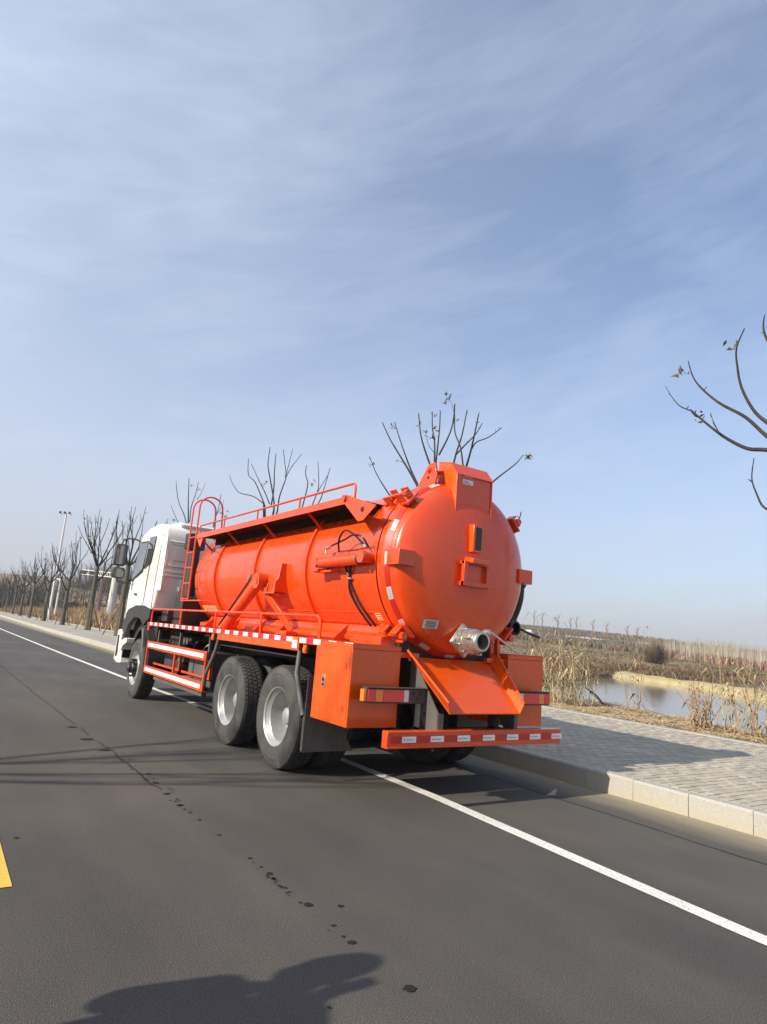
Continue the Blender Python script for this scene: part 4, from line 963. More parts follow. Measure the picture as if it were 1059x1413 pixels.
# cross sections: body narrows a little towards the roof
def cabpt(y, z, s_): return (s_ * (hw - max(0, z - 2.1) * .045 - (max(0, y - 8.6) * .10)), y, z)
inner = [(y + (0) , z) for y, z in cab_side]
vs = [cabpt(y, z, -1) for y, z in cab_side] + [cabpt(y, z, 1) for y, z in cab_side]
b.add(vs, [tuple(range(n_)), tuple(range(n_, 2 * n_))[::-1]] + [(i, i + n_, (i + 1) % n_ + n_, (i + 1) % n_) for i in range(n_)])
CAB = part(b, 'cab', WHITE, bevel=.06, ang=50, seg=4)
CAB.data.set_sharp_from_angle(angle=math.radians(60))
def cx(z, y=8.0): return -(hw - max(0, z - 2.1) * .045 - max(0, y - 8.6) * .10)
def sidepoly(name, pts, mt, off, parent, thick=.006, bevel=0):
    b = MB(); n_ = len(pts)
    a = [(cx(z, y) - off, y, z) for y, z in pts]; c = [(cx(z, y) - off + thick, y, z) for y, z in pts]
    b.add(a + c, [tuple(range(n_)), tuple(range(n_, 2 * n_))[::-1]] + [(i, (i + 1) % n_, n_ + (i + 1) % n_, n_ + i) for i in range(n_)]); o = part(b, name, mt, parent, bevel)
    # the other side of the cab
    b = MB(); a = [(-x, y, z) for x, y, z in a]; c = [(-x, y, z) for x, y, z in c]
    b.add(a + c, [tuple(range(n_)), tuple(range(n_, 2 * n_))[::-1]] + [(i, (i + 1) % n_, n_ + (i + 1) % n_, n_ + i) for i in range(n_)]); part(b, name, mt, parent, bevel); return o
DOORP = sidepoly('cab_door', [(7.62, 1.62), (7.60, 2.4), (7.72, 2.97), (8.60, 2.97), (8.90, 2.30), (9.0, 1.9), (8.98, 1.45), (8.7, 1.56), (8.3, 1.60)], WHITE, .006, CAB, .008, .002)
sidepoly('window_seal', [(8.01, 2.31), (7.95, 2.91), (8.60, 2.93), (8.89, 2.20), (8.86, 2.13)], HOSE, .012, CAB, .006)
sidepoly('door_window', [(8.04, 2.36), (7.98, 2.88), (8.57, 2.90), (8.84, 2.22), (8.82, 2.17)], GLASS, .015, CAB, .004)
sidepoly('quarter_window', [(7.93, 2.35), (7.885, 2.98), (7.45, 2.97), (7.53, 2.50), (7.60, 2.42)], GLASS, .015, CAB, .006)
sidepoly('wheel_arch', [(9.16, 1.19), (8.98, 1.40), (8.6, 1.58), (8.1, 1.66), (7.5, 1.66), (7.03, 1.60), (7.03, 1.42), (7.35, 1.30), (7.7, 1.42), (8.1, 1.42), (8.45, 1.28), (8.7, 1.0), (8.76, .85), (8.84, .85), (8.9, 1.1)], BLACK, .012, CAB, .08, .01)
dp = [(7.62, 1.62), (7.60, 2.4), (7.72, 2.97), (8.60, 2.97), (8.90, 2.30), (9.0, 1.9), (8.98, 1.45), (8.7, 1.56), (8.3, 1.60)]
b = MB(); b.tube([(cx(z, y) - .004, y, z) for y, z in dp], .0045, 5, closed=True); part(b, 'door_gap', BLACK, DOORP)
b = MB(); b.tube([(cx(z, 7) - .001, 7.02, z) for z in (1.62, 2.0, 2.5, 3.0)], .005, 5); part(b, 'panel_gap', DARKPL, CAB)
b = MB(); b.obox((cx(1.87) - .02, 8.23, 1.87), (.012, 0, 0), (0, .07, 0), (0, 0, .02)); HD = part(b, 'door_handle', DARKPL, CAB, .006)
b = MB(); b.obox((cx(1.78) - .007, 8.0, 1.74), (.003, 0, 0), (0, .16, .06), (0, -.005, .01)); part(b, 'door_crease', WHITE, CAB)
b = MB()
for s_ in (-1, 1): xa, xb2 = sorted((s_ * 1.19, s_ * .6)); b.lathe([(.60, xa), (.64, xa), (.64, xb2), (.60, xb2)], (0, 7.45, ZC + .10), 0, 24, 0, pi)
part(b, 'arch_liner', BLACK, CAB)
b = MB(); b.box((-1.05, 7.0, 1.0), (1.05, 9.0, 1.48)); b.box((-.5, 6.7, .9), (.5, 7.2, 1.6)); part(b, 'cab_floor', BLACK)
# flap between front wheel and guard
b = MB(); b.prism([(7.32, 1.24), (7.22, 1.24), (7.12, 1.0), (7.08, .70), (7.12, .70), (7.2, 1.0)], 0, -1.25, -.85); part(b, 'wheel_flap', GREYM, CAB, .01)
# front bumper corner, step
b = MB(); b.prism([(9.20, 1.16), (9.05, 1.17), (8.92, 1.1), (8.90, .80), (8.74, .74), (8.66, .52), (8.98, .50), (9.24, .55)], 0, -1.235, 1.235); FB = part(b, 'front_bumper', WHITE, bevel=.03, seg=3)
b = MB(); b.prism([(9.10, 1.05), (8.98, 1.05), (8.96, .66), (9.10, .62)], 0, -1.243, -1.2355); b.prism([(8.62, .92), (8.9, .92), (8.9, .62), (8.7, .62)], 0, -1.2, -.9); part(b, 'fog_lamp_recess', HOSE, FB)
b = MB(); b.prism([(8.86, .93), (8.50, 1.02), (8.34, 1.02), (8.34, .93), (8.60, .86), (8.66, .78), (8.86, .78)], 0, -1.245, -1.0); part(b, 'cab_step', WHITE, FB, .012)
b = MB(); b.box((-1.0, 8.76, .66), (1.0, 8.9, 1.15)); part(b, 'bumper_backing', BLACK, FB)
# front face: grille, windscreen (seen only from ahead)
b = MB(); b.prism([(8.745, 2.95), (8.975, 2.52), (9.075, 2.20), (9.095, 2.21), (8.995, 2.53), (8.77, 2.97)], 0, -1.02, 1.02); part(b, 'windscreen', GLASS, CAB)
b = MB(); [b.box((-.8, 9.175, 1.25 + .12 * k), (.8, 9.20, 1.32 + .12 * k)) for k in range(5)]; part(b, 'grille_slat', DARKPL, CAB, .006)
for s_ in (-1, 1):
    b = MB(); xa, xb2 = sorted((s_ * 1.15, s_ * .85)); b.box((xa, 9.235, .80), (xb2, 9.255, .98)); part(b, 'headlight', LAMPW, FB, .02)
# rear wall: corner wings and pressed panels
b = MB()
for s_ in (-1, 1):
    b.prism([(s_ * 1.175, 6.905), (s_ * 1.13, 6.80), (s_ * 1.16, 6.78), (s_ * 1.217, 6.905)], 2, 1.93, 2.92)
part(b, 'rear_wing', WHITE, CAB, .012)
b = MB(); yb2 = 6.905
def framep(x0, z0, x1, z1, w_, d):
    b.box((x0, yb2 - d, z0), (x1, yb2 + .02, z0 + w_)); b.box((x0, yb2 - d, z1 - w_), (x1, yb2 + .02, z1)); b.box((x0, yb2 - d + .001, z0), (x0 + w_, yb2 + .02, z1)); b.box((x1 - w_, yb2 - d + .001, z0), (x1, yb2 + .02, z1))
for x in (-1.10, .62):
    framep(x, 2.38, x + .48, 2.86, .035, .022)
    b.box((x + .12, yb2 - .018, 2.50), (x + .34, yb2 + .02, 2.76)); b.box((x + .08, yb2 - .02, 2.79), (x + .42, yb2 + .01, 2.82))
    b.box((x, yb2 - .016, 2.27), (x + .5, yb2 + .02, 2.31)); b.box((x, yb2 - .016, 2.20), (x + .5, yb2 + .02, 2.235)); b.box((x + .30, yb2 - .02, 1.95), (x + .5, yb2 + .02, 2.16))
part(b, 'rear_pressing', WHITE, CAB, .01)
b = MB(); b.box((-.55, yb2 - .01, 1.95), (.55, yb2 + .02, 2.85)); part(b, 'rear_centre_panel', WHITE, CAB, .006)
b = MB(); b.prism([(7.0, 3.14), (6.92, 3.19), (7.05, 3.24), (7.8, 3.27), (8.3, 3.2), (8.0, 3.1)], 0, -.9, .9); part(b, 'roof_spoiler', WHITE, CAB, .02)
# mirrors
for s_ in (-1, 1):
    X = s_ * 1.50
    b = MB(); b.prism(rrect(X - .12, 2.42, X + .12, 2.86, .05), 1, 8.72, 8.84); MR = part(b, 'mirror_housing', DARKPL, bevel=.015)
    b = MB(); b.prism(rrect(X - .095, 2.45, X + .095, 2.83, .035), 1, 8.714, 8.719); part(b, 'mirror_glass', MIRR, MR)
    b = MB(); b.prism(rrect(X - .12, 2.17, X + .12, 2.385, .05), 1, 8.72, 8.84); M2 = part(b, 'wide_mirror', DARKPL, bevel=.015)
    b = MB(); b.prism(rrect(X - .095, 2.195, X + .095, 2.36, .035), 1, 8.714, 8.719); part(b, 'mirror_glass', MIRR, M2)
    b = MB(); b.tube(spline([(s_ * 1.18, 8.62, 2.95), (s_ * 1.3, 8.70, 2.99), (s_ * 1.44, 8.78, 2.97), (X, 8.78, 2.85), (X, 8.78, 2.18), (s_ * 1.40, 8.80, 2.10), (s_ * 1.2, 8.88, 2.09)], 6), .018, 8); part(b, 'mirror_arm', DARKPL, MR)

# ------------------------------------------------------------------ trees
TREES = 'young street trees along the pavement'
def leafclump(b, c, n_=5, s=.09, rd=random):
    for i in range(n_):
        p = Vector(c) + Vector((rd.uniform(-s, s), rd.uniform(-s, s), rd.uniform(-s * 1.2, s * .5))); u = Vector((rd.uniform(-1, 1), rd.uniform(-1, 1), rd.uniform(-1, .2))).normalized(); v = u.cross(Vector((rd.uniform(-1, 1), rd.uniform(-1, 1), rd.uniform(-1, 1)))).normalized(); l = rd.uniform(.5, 1) * s
        w_ = u.cross(v) * l * .12
        b.add([p - u * l, p + v * l * .32 + w_, p + u * l, p - v * l * .32 + w_], [(0, 1, 2, 3)])
def limb(b, p0, d, ln, r0, r1, rd, curve=.25, seg=6):
    pts = [Vector(p0)]; d = Vector(d).normalized(); n_ = seg
    for i in range(n_):
        d = (d + Vector((rd.uniform(-1, 1), rd.uniform(-1, 1), rd.uniform(-.3, 1))) * .09 + Vector((0, 0, curve / n_))).normalized(); pts.append(pts[-1] + d * ln / n_)
    b.tube(pts, [r0 + (r1 - r0) * i / n_ for i in range(n_ + 1)], 5 if r0 < .03 else 7); return pts, d
def street_tree(x, y, seed, h=8.0, label='', tr=.11, group=TREES, fork=.50, lean=0):
    rd = random.Random(seed); z0 = .2; t = thing('street_tree', (x, y, z0), label, 'tree', group)
    fk = h * fork * rd.uniform(.92, 1.05); pts = [Vector((x, y, z0 - .1))]
    for i in range(1, 9): pts.append(Vector((x + lean * fk * i / 8 + rd.uniform(-.02, .02), y + rd.uniform(-.02, .02), z0 + fk * i / 8)))
    b = MB(); b.tube(pts, [tr * (1.25 if i == 0 else 1.08 - .35 * i / 8) for i in range(9)], 12); part(b, 'trunk', BARK, t)
    b = MB(); lf = MB(); top = pts[-1]; nl = rd.randint(5, 7); a0 = rd.random() * 6
    for k in range(nl):
        a = a0 + 2 * pi * k / nl + rd.uniform(-.3, .3); el = rd.uniform(.55, 1.15); st = pts[-1] if k < nl - 1 else pts[-3]
        if k == nl - 1: el = .7
        p, d = limb(b, st, (math.cos(a) * math.cos(el), math.sin(a) * math.cos(el), math.sin(el)), (h - fk) * rd.uniform(.34, .5), tr * .36, tr * .24, rd, .35)
        for j in range(rd.randint(3, 4)):
            aa = rd.random() * 6.28; dd = (d + Vector((math.cos(aa), math.sin(aa), rd.uniform(0, .5))) * rd.uniform(.25, .6)).normalized()
            p2, d2 = limb(b, p[-1] if j < 2 else p[rd.randint(2, 5)], dd, (h - fk) * rd.uniform(.42, .62), tr * .17, tr * .07, rd, .5, 7)
            if rd.random() < .35: limb(b, p2[rd.randint(2, 5)], d2 + Vector((rd.uniform(-.8, .8), rd.uniform(-.8, .8), .1)), h * .09, tr * .1, .006, rd, .3, 4)
            for _ in range(rd.randint(0, 2)): limb(b, p2[rd.randint(1, 6)], d2 + Vector((rd.uniform(-1, 1), rd.uniform(-1, 1), .0)), h * rd.uniform(.03, .08), .010, .004, rd, .3, 3)
            if rd.random() < .4:
                c = p2[rd.randint(3, 7)] + Vector((rd.uniform(-.1, .1), rd.uniform(-.1, .1), 0)); leafclump(lf, c, rd.randint(4, 9), .09, rd); b.tube([p2[4], c], .004, 3)
    part(b, 'crown', TWIG, t)
    if lf.v: part(lf, 'leaf_tuft', LEAF, t, smooth=False, kind='stuff')
    return t
def stakes(x, y, seed, label):
    rd = random.Random(seed); t = thing('tree_support', (x, y, .2), label, 'tree support', 'stake frames round the street trees')
    a0 = rd.random() * 3; tops = []
    for k in range(4):
        a = a0 + k * pi / 2 + rd.uniform(-.15, .15); r = rd.uniform(.75, .95); b = MB()
        b.tube([(x + r * math.cos(a), y + r * math.sin(a), .14), (x + .13 * math.cos(a + .2), y + .13 * math.sin(a + .2), rd.uniform(2.0, 2.35))], [.036, .03], 7); part(b, 'stake', STAKE, t)
# trees of the visible row ahead of the truck, one by one
def branchpx(b, pl_, r0, r1, X0, X1):
    n_ = len(pl_); pts = [at(px, py, 0, X0 + (X1 - X0) * i / (n_ - 1)) for i, (px, py) in enumerate(pl_)]; pts = spline(pts, 4); k = len(pts) - 1
    b.tube(pts, [r0 + (r1 - r0) * i / k for i in range(k + 1)], 7); return pts
def pollard(x, y, seed, label, limbs, leaves, zf, trunk_top):
    rd = random.Random(seed); t = thing('street_tree', (x, y, .2), label, 'tree', TREES)
    b = MB(); tt = Vector(trunk_top); pts = [Vector((x, y, .1)).lerp(tt, i / 8) + Vector((rd.uniform(-.015, .015), rd.uniform(-.015, .015), 0)) for i in range(9)]
    b.tube(pts, [.15 - .05 * i / 8 for i in range(9)], 12); part(b, 'trunk', BARK, t)
    b = MB(); lf = MB()
    for root, pl_, r0, r1, dx in limbs:
        pp = branchpx(b, pl_, r0, r1, x + dx[0], x + dx[1])
        if root:
            mid = tt.lerp(pp[0], .5) + Vector((0, 0, -.15)); b.tube(spline([tt - Vector((0, 0, .1)), mid, pp[0]], 4), [.075 + (r0 - .075) * i / 8 for i in range(9)], 7)
        for _ in range(3):
            q_ = pp[rd.randint(1, len(pp) - 1)]; b.tube([q_, q_ + Vector((rd.uniform(-.05, .05), rd.uniform(-.05, .05), rd.uniform(.02, .06)))], [.008, .004], 4)
    for px, py, n_ in leaves:
        c = at(px, py, 0, x); leafclump(lf, c, n_, .075, rd)
    part(b, 'crown', TWIG, t); part(lf, 'leaf_tuft', LEAF, t, smooth=False, kind='stuff')
    return t
# tree right behind the tank's end
pollard(5, 6.6, 1, 'bare young tree rising behind the rear end of the orange tank', [
    (1, [(597, 650), (588, 625), (581, 600), (578, 570)], .028, .012, (0, -.3)), (0, [(600, 640), (600, 610), (597, 590), (597, 568)], .024, .011, (0, .2)),
    (0, [(602, 638), (605, 610), (607, 590), (608, 567)], .022, .011, (0, .1)), (0, [(606, 628), (618, 605), (625, 585), (628, 557)], .024, .012, (0, .4)),
    (1, [(624, 650), (630, 625), (638, 600), (645, 565)], .028, .012, (.3, .5)), (0, [(640, 650), (636, 618), (628, 595), (628, 557)], .022, .012, (.2, .3)),
    (1, [(642, 650), (650, 622), (655, 600), (661, 571)], .028, .013, (.4, .2)), (0, [(629, 628), (644, 612), (656, 600), (666, 584)], .02, .009, (.3, .1)), (0, [(651, 620), (658, 610), (675, 603), (693, 590)], .018, .009, (.3, .8)),
    (1, [(575, 668), (562, 645), (548, 622), (538, 605), (528, 583)], .030, .012, (.2, -.3)), (1, [(578, 672), (566, 645), (555, 615), (545, 583)], .028, .012, (.3, .5)),
    (0, [(546, 637), (552, 636), (560, 642)], .006, .004, (-.1, .1)), (1, [(537, 682), (528, 668), (519, 652), (510, 630)], .02, .009, (-.4, -.5)),
    (1, [(672, 672), (690, 657), (712, 640), (722, 628)], .022, .008, (.2, .9)), (1, [(700, 735), (708, 724), (717, 715), (719, 707)], .018, .008, (-.5, -.5)),
    (0, [(628, 575), (624, 558), (619, 548)], .007, .003, (.3, .3)), (0, [(600, 625), (592, 615), (588, 600)], .010, .005, (0, .3))],
    [(618, 545, 14), (616, 552, 8), (730, 628, 14), (513, 640, 6), (541, 587, 6), (587, 595, 9), (602, 590, 7), (596, 602, 5), (628, 578, 5), (579, 584, 4), (704, 726, 4), (604, 570, 4)], 0, (5.0, 6.75, 4.4))
pollard(5, 16.6, 2, 'bare young tree rising over the middle of the tank walkway', [
    (1, [(378, 705), (378, 690), (372, 655), (370, 640), (373, 617)], .035, .014, (0, .2)), (0, [(374, 700), (378, 675), (379, 650), (381, 626)], .03, .014, (.2, .3)),
    (1, [(366, 700), (362, 688), (352, 665), (343, 655), (343, 633)], .028, .012, (0, -.5)), (0, [(372, 695), (366, 680), (358, 664), (347, 640), (332, 640)][:4], .024, .012, (0, .4)),
    (1, [(364, 695), (350, 685), (331, 680), (322, 669), (317, 657)], .022, .009, (-.4, -.8)), (1, [(383, 705), (386, 685), (393, 665), (395, 655), (391, 620)], .028, .012, (.2, .6)), (0, [(394, 660), (402, 645), (410, 635), (417, 626)], .016, .008, (.5, .9)), (0, [(394, 658), (399, 640), (404, 619)], .016, .008, (.4, .3))],
    [(364, 668, 8), (367, 662, 4)], 0, (5.0, 16.6, 4.2))
pollard(5.6, 26.2, 4, 'bare young tree behind the ladder hoops between cab and tank', [
    (1, [(260, 740), (260, 710), (260, 690), (261, 660)], .045, .018, (0, .2)), (0, [(258, 725), (254, 710), (246, 690), (243, 664)], .032, .014, (0, -.4)), (0, [(262, 720), (264, 700), (270, 682), (274, 665)], .03, .013, (.1, .5)),
    (1, [(256, 730), (247, 722), (241, 710), (236, 697)], .024, .01, (-.3, -.8)), (1, [(290, 745), (296, 720), (302, 700), (305, 682)], .03, .012, (.3, .6)), (0, [(272, 690), (278, 680), (284, 665)], .015, .007, (.4, .6)), (0, [(299, 710), (306, 700), (309, 690)], .012, .006, (.4, .6))],
    [(265, 669, 12), (275, 674, 8), (240, 717, 12), (311, 712, 18), (306, 708, 14), (315, 705, 8), (297, 718, 10)], 0, (5.6, 26.2, 4.0))
pollard(9.2, 22.3, 5, 'farther bare tree whose fork shows right of the middle tank rail', [
    (1, [(416, 705), (420, 690), (425, 668), (422, 655), (423, 642)], .035, .016, (0, -.3)), (1, [(428, 705), (434, 690), (440, 670), (439, 638)], .032, .014, (.2, .2)), (1, [(432, 705), (442, 690), (448, 672), (456, 645)], .032, .014, (.3, .5)), (0, [(438, 680), (445, 668), (453, 655)], .02, .01, (.2, .5))],
    [(431, 668, 16), (433, 662, 8)], 0, (9.2, 22.3, 4.2))
pollard(4.6, -2.3, 6, 'bare tree at the right edge whose branches reach in from outside', [
    (1, [(1180, 650), (1110, 628), (1059, 621), (1032, 619), (1005, 606), (985, 592), (968, 578), (953, 565)], .038, .010, (0, -.5)), (0, [(955, 567), (940, 561), (932, 553), (926, 545), (919, 533)], .010, .004, (-.5, -.5)),
    (1, [(1150, 660), (1080, 615), (1059, 602), (1030, 576), (1000, 560), (985, 550), (968, 535), (957, 520), (950, 498)], .034, .007, (0, -.1)), (1, [(1160, 640), (1100, 610), (1059, 583), (1040, 565), (1024, 535), (1018, 505), (1017, 480), (1028, 453)], .034, .008, (.2, .1)),
    (1, [(1190, 560), (1110, 520), (1080, 500), (1059, 468), (1054, 452), (1055, 437)], .03, .009, (0, .2)), (1, [(1140, 720), (1080, 710), (1055, 700), (1045, 682), (1038, 660), (1041, 632)], .022, .006, (0, .2)), (0, [(993, 597), (985, 582), (981, 570)], .008, .004, (-.4, -.3)),
    (0, [(957, 517), (948, 515), (942, 513)], .003, .002, (-.1, -.1)), (1, [(1200, 600), (1190, 500), (1195, 400)], .04, .015, (.3, .8)), (1, [(1230, 620), (1260, 500), (1300, 400)], .04, .015, (.3, .8))],
    [(935, 512, 5), (938, 514, 4), (1010, 474, 7), (965, 572, 5), (968, 578, 3)], 0, (4.7, -2.4, 3.3))
front = [(37.2, .44, 'bare young tree directly behind the white cab', 11), (46.9, 0, 'bare staked tree with the widest crown, nearest left of the cab', 12), (59.2, 0, 'slender bare staked tree second left of the cab', 13), (73.0, 0, 'bare staked tree third left of the cab, just right of the tall camera pole', 14), (89.1, 0, 'bare staked tree fourth left of the cab', 15), (104.6, 0, 'bare staked tree fifth left of the cab', 16), (123.0, 0, 'bare tree cut by the left edge of the photo', 17)]
FX = [5.0, 5.01, 5.1, 5.3, 5.6, 6.0, 6.6]
for (y, _, lb, sd_), fx in zip(front, FX):
    street_tree(fx, y, sd_ * 7, 8.3 if sd_ != 12 else 9.0, lb, .19)
    stakes(fx, y, sd_, 'brown wooden stakes round the ' + lb.split(',')[0].replace('bare ', '').replace(' with the widest crown', ' nearest the cab'))
stakes(5.0, 26.2, 40, 'brown stakes standing just left of the cab below its mirror') if False else None
for k, y in enumerate((142, 163, 186, 210, 236)):
    street_tree(7.0 + k * .8, y, 50 + k, 8.5, ('first', 'second', 'third', 'fourth', 'last')[k] + ' of the small far bare trees merging at the end of the row', .14, 'far end of the street tree row')
# tree across the road that throws thin shadows over the lane
street_tree(-12.2, 2.0, 77, 8.0, 'tree across the road whose twig shadows streak the left of the lane', .13, None)

# ------------------------------------------------------------------ vegetation
def blades(name, pts, hgt, mt, rd, nper=1, wd=.02, lean=.35, droop=.3, label=None, kind='stuff', parent=None):
    b = MB(); v = b.v; f = b.f
    for p in pts:
        for _ in range(nper):
            h = hgt * rd.uniform(.45, 1.1); a = rd.random() * 6.28; ln = rd.uniform(0, lean); dx, dy = math.cos(a) * ln, math.sin(a) * ln; wa = rd.random() * 3.14; wx, wy = math.cos(wa) * wd, math.sin(wa) * wd
            x, y, z = p[0] + rd.uniform(-.08, .08), p[1] + rd.uniform(-.08, .08), p[2]; n_ = len(v)
            dr = rd.uniform(0, droop)
            v += [(x - wx, y - wy, z), (x + wx, y + wy, z), (x + dx * h * .55 - wx * .8, y + dy * h * .55 - wy * .8, z + h * .6), (x + dx * h * .55 + wx * .8, y + dy * h * .55 + wy * .8, z + h * .6), (x + dx * h * (1 + dr * 2), y + dy * h * (1 + dr * 2), z + h * (1 - dr * .5))]
            f += [(n_, n_ + 1, n_ + 3, n_ + 2), (n_ + 2, n_ + 3, n_ + 4)]
    me = bpy.data.meshes.new(name); me.from_pydata(v, [], f); me.update(); me.materials.append(mt); o = bpy.data.objects.new(name, me); COL.objects.link(o); WL[o.name] = Vector()
    if label: o['label'] = label
    if kind: o['kind'] = kind
    return o
rv = random.Random(21)
# reed belt behind the street trees on the left
pts = []
for _ in range(9000):
    y = 28 + (rv.random() ** 1.6) * 190; x = 8.2 + rv.random() ** 1.5 * (5 + y * .06) + y * .005
    if mnoise.noise(Vector((x * .25, y * .1, 3))) > -.35: pts.append((x, y, ground(x, y)))
blades('reed_belt', pts, 1.7, REEDB, rv, 2, .035, .45, .35, 'belt of dry tan reeds behind the street trees')
pts = []
for _ in range(5000):
    y = 26 + rv.random() * 150; x = 7.5 + rv.random() * 3; pts.append((x, y, ground(x, y)))
blades('dead_weeds', pts, 1.0, REEDB, rv, 2, .03, .7, .5, 'low brown dead weeds at the foot of the reeds')
# straw litter on the bank
b = MB()
for _ in range(24000):
    y = rv.uniform(-6, 26); cw = 2.7 + min(11, max(0, y - 1) * .33); x = 7.25 + rv.random() ** 1.2 * cw
    if rv.random() < (0 if mnoise.noise(Vector((x * .8, y * .8, 2))) > -.1 else .75): continue
    z = bankz(max(x, 7.33), y) + .012 + rv.random() * .035; a = rv.gauss(1.2, .9); l = rv.uniform(.06, .26); wd = rv.uniform(.004, .012); tz = rv.uniform(-.04, .05)
    d = Vector((math.cos(a), math.sin(a), tz)) * l; w_ = Vector((-math.sin(a), math.cos(a), 0)) * wd; p = Vector((x, y, z)); b.add([p - d - w_, p - d + w_, p + d * .1 + w_ * 1.3 + Vector((0, 0, .012)), p + d, p + d * .1 - w_ * 1.3 + Vector((0, 0, .012))], [(0, 1, 2, 4), (4, 2, 3)])
tag(b.build('straw_litter', STRAW, smooth=False), 'loose dry straw scattered along the sandy bank', kind='stuff')
# dried corn-like reed clumps beside the water
CL = 'dry reed clumps along the water edge'
def bankhit(px, py):
    d = (FW + RT * ((px - 529.5) / 897.74) - UP * ((py - 706.5) / 897.74)).normalized(); t_ = 8
    while t_ < 60:
        p = CAM + d * t_
        if p.z < max(bankz(max(p.x, 7.33), p.y), -1.15): return p
        t_ += .04
    return CAM + d * 30
def clump(px, py, label, h, n_, mt, seed, X=None, spread=.2, lean=.3, leaves=3, zb=0.08):
    rd = random.Random(seed); p = bankhit(px, py)
    t = thing('reed_clump', p, label, 'reeds', CL); st = MB(); lf = MB()
    for k in range(n_):
        a = rd.random() * 6.28; ln = rd.gauss(0, lean); hh = h * rd.uniform(.45, 1.05); q0 = p + Vector((rd.gauss(0, spread), rd.gauss(0, spread), -.05)); d = Vector((math.cos(a) * abs(ln), math.sin(a) * abs(ln), 1)).normalized()
        pts = [q0]; 
        for i in range(5): d = (d + Vector((rd.gauss(0, .07), rd.gauss(0, .07), -.02 * i * abs(ln)))).normalized(); pts.append(pts[-1] + d * hh / 5)
        if rd.random() < .25: pts[-2:] = [pts[-2], pts[-2] + Vector((rd.uniform(-.3, .3), rd.uniform(-.3, .3), -.25)) * h * .5]
        st.tube(pts, [.010 * (1 - .12 * i) for i in range(6)], 5)
        for _ in range(leaves):
            i = rd.randint(1, 5); q_ = pts[i]; aa = rd.random() * 6.28; l = rd.uniform(.15, .45) * h / 1.6; u = Vector((math.cos(aa), math.sin(aa), rd.uniform(-.2, .9))).normalized(); w_ = Vector((-math.sin(aa), math.cos(aa), 0)) * rd.uniform(.008, .022)
            m1 = q_ + u * l * .5; m2 = m1 + Vector((u.x, u.y, -rd.uniform(.3, 1.4))) * l * .5; lf.add([q_ - w_ * .5, q_ + w_ * .5, m1 + w_, m1 - w_, m2], [(0, 1, 2, 3), (3, 2, 4)])
    o = part(st, 'stalk', mt, t); o['kind'] = 'stuff'; o = part(lf, 'reed_leaf', mt, t, smooth=False); o['kind'] = 'stuff'
    return t
clump(772, 971, 'tall tangled straw-coloured reeds right beside the rear of the truck', 2.1, 24, REED, 1, lean=.3, spread=.5, leaves=6)
clump(793, 973, 'tall yellow reeds with long bent stalks left of the open water', 2.2, 20, REED, 2, lean=.4, spread=.3, leaves=6)
clump(812, 976, 'slanting single reed stalks beside the fallen dark branch', 1.7, 6, REED, 3, lean=.5, spread=.2)
clump(757, 969, 'low broken reeds at the edge of the tail lamp', 1.1, 12, REED, 4, lean=.8, spread=.5)
clump(876, 985, 'brown tall reeds crossing the left end of the sandbar', 1.9, 5, REEDB, 5, lean=.08, spread=.12, leaves=8)
clump(967, 1004, 'short dense clump of curled brown reeds in front of open water', 1.15, 26, REEDB, 6, lean=.28, spread=.10, leaves=5)
clump(1002, 1010, 'two straight pale reed stalks rising above the sandbar', 2.0, 5, REED, 7, lean=.05, spread=.12, leaves=3)
clump(1015, 1012, 'dense greyish reeds right of the straight stalks', 1.2, 9, REED, 8, lean=.2, spread=.28, leaves=5)
clump(1038, 1018, 'leaning bleached reeds near the right edge of the photo', 1.4, 9, REEDB, 9, lean=.45, spread=.22, leaves=6)
clump(1056, 1022, 'tall tangled reeds cut by the right edge of the photo', 1.9, 10, REED, 10, lean=.35, spread=.25, leaves=6)
for k, y in enumerate((13, 17, 22, 27)):
    rp2 = random.Random(90 + k); x = 10.0 + rp2.uniform(-.4, .8); p = Vector((x, y, ground(x, y)))
    t = thing('reed_clump', p, ('nearest', 'second', 'third', 'farthest')[k] + ' of the bank reeds hidden in part behind the rear of the truck', 'reeds', 'reeds glimpsed behind the truck'); st = MB()
    for _ in range(16):
        a = rp2.random() * 6.28; q0 = p + Vector((rp2.gauss(0, .5), rp2.gauss(0, .5), 0)); st.tube([q0, q0 + Vector((math.cos(a) * .3, math.sin(a) * .3, 1.0)), q0 + Vector((math.cos(a) * .9, math.sin(a) * .9, 1.7))], [.011, .009, .004], 4)
    o = part(st, 'stalk', REED, t); o['kind'] = 'stuff'
b = MB(); p0_ = bankhit(838, 977); p1_ = at(807, 948, 0, p0_.x + .45)
b.tube(spline([p0_ + Vector((.3, -.35, -.03)), p0_, p0_.lerp(p1_, .5) + Vector((0, 0, .05)), p1_], 4), [.02, .03, .035, .04, .04, .038, .034, .03, .026, .022, .018, .014, .008], 7)
b.tube([p0_.lerp(p1_, .75), p0_.lerp(p1_, .75) + Vector((.12, -.12, -.16))], [.012, .006], 5)
for k in range(8): b.tube([p0_ + Vector((random.uniform(-.15, .15), random.uniform(-.2, .2), 0)), p0_ + Vector((random.uniform(-.4, .4), random.uniform(-.4, .4), random.uniform(0, .12)))], [.02, .006], 5)
tag(part(b, 'fallen_branch', TWIG, None), 'dark fallen branch lying on the straw at the water edge', 'branch')
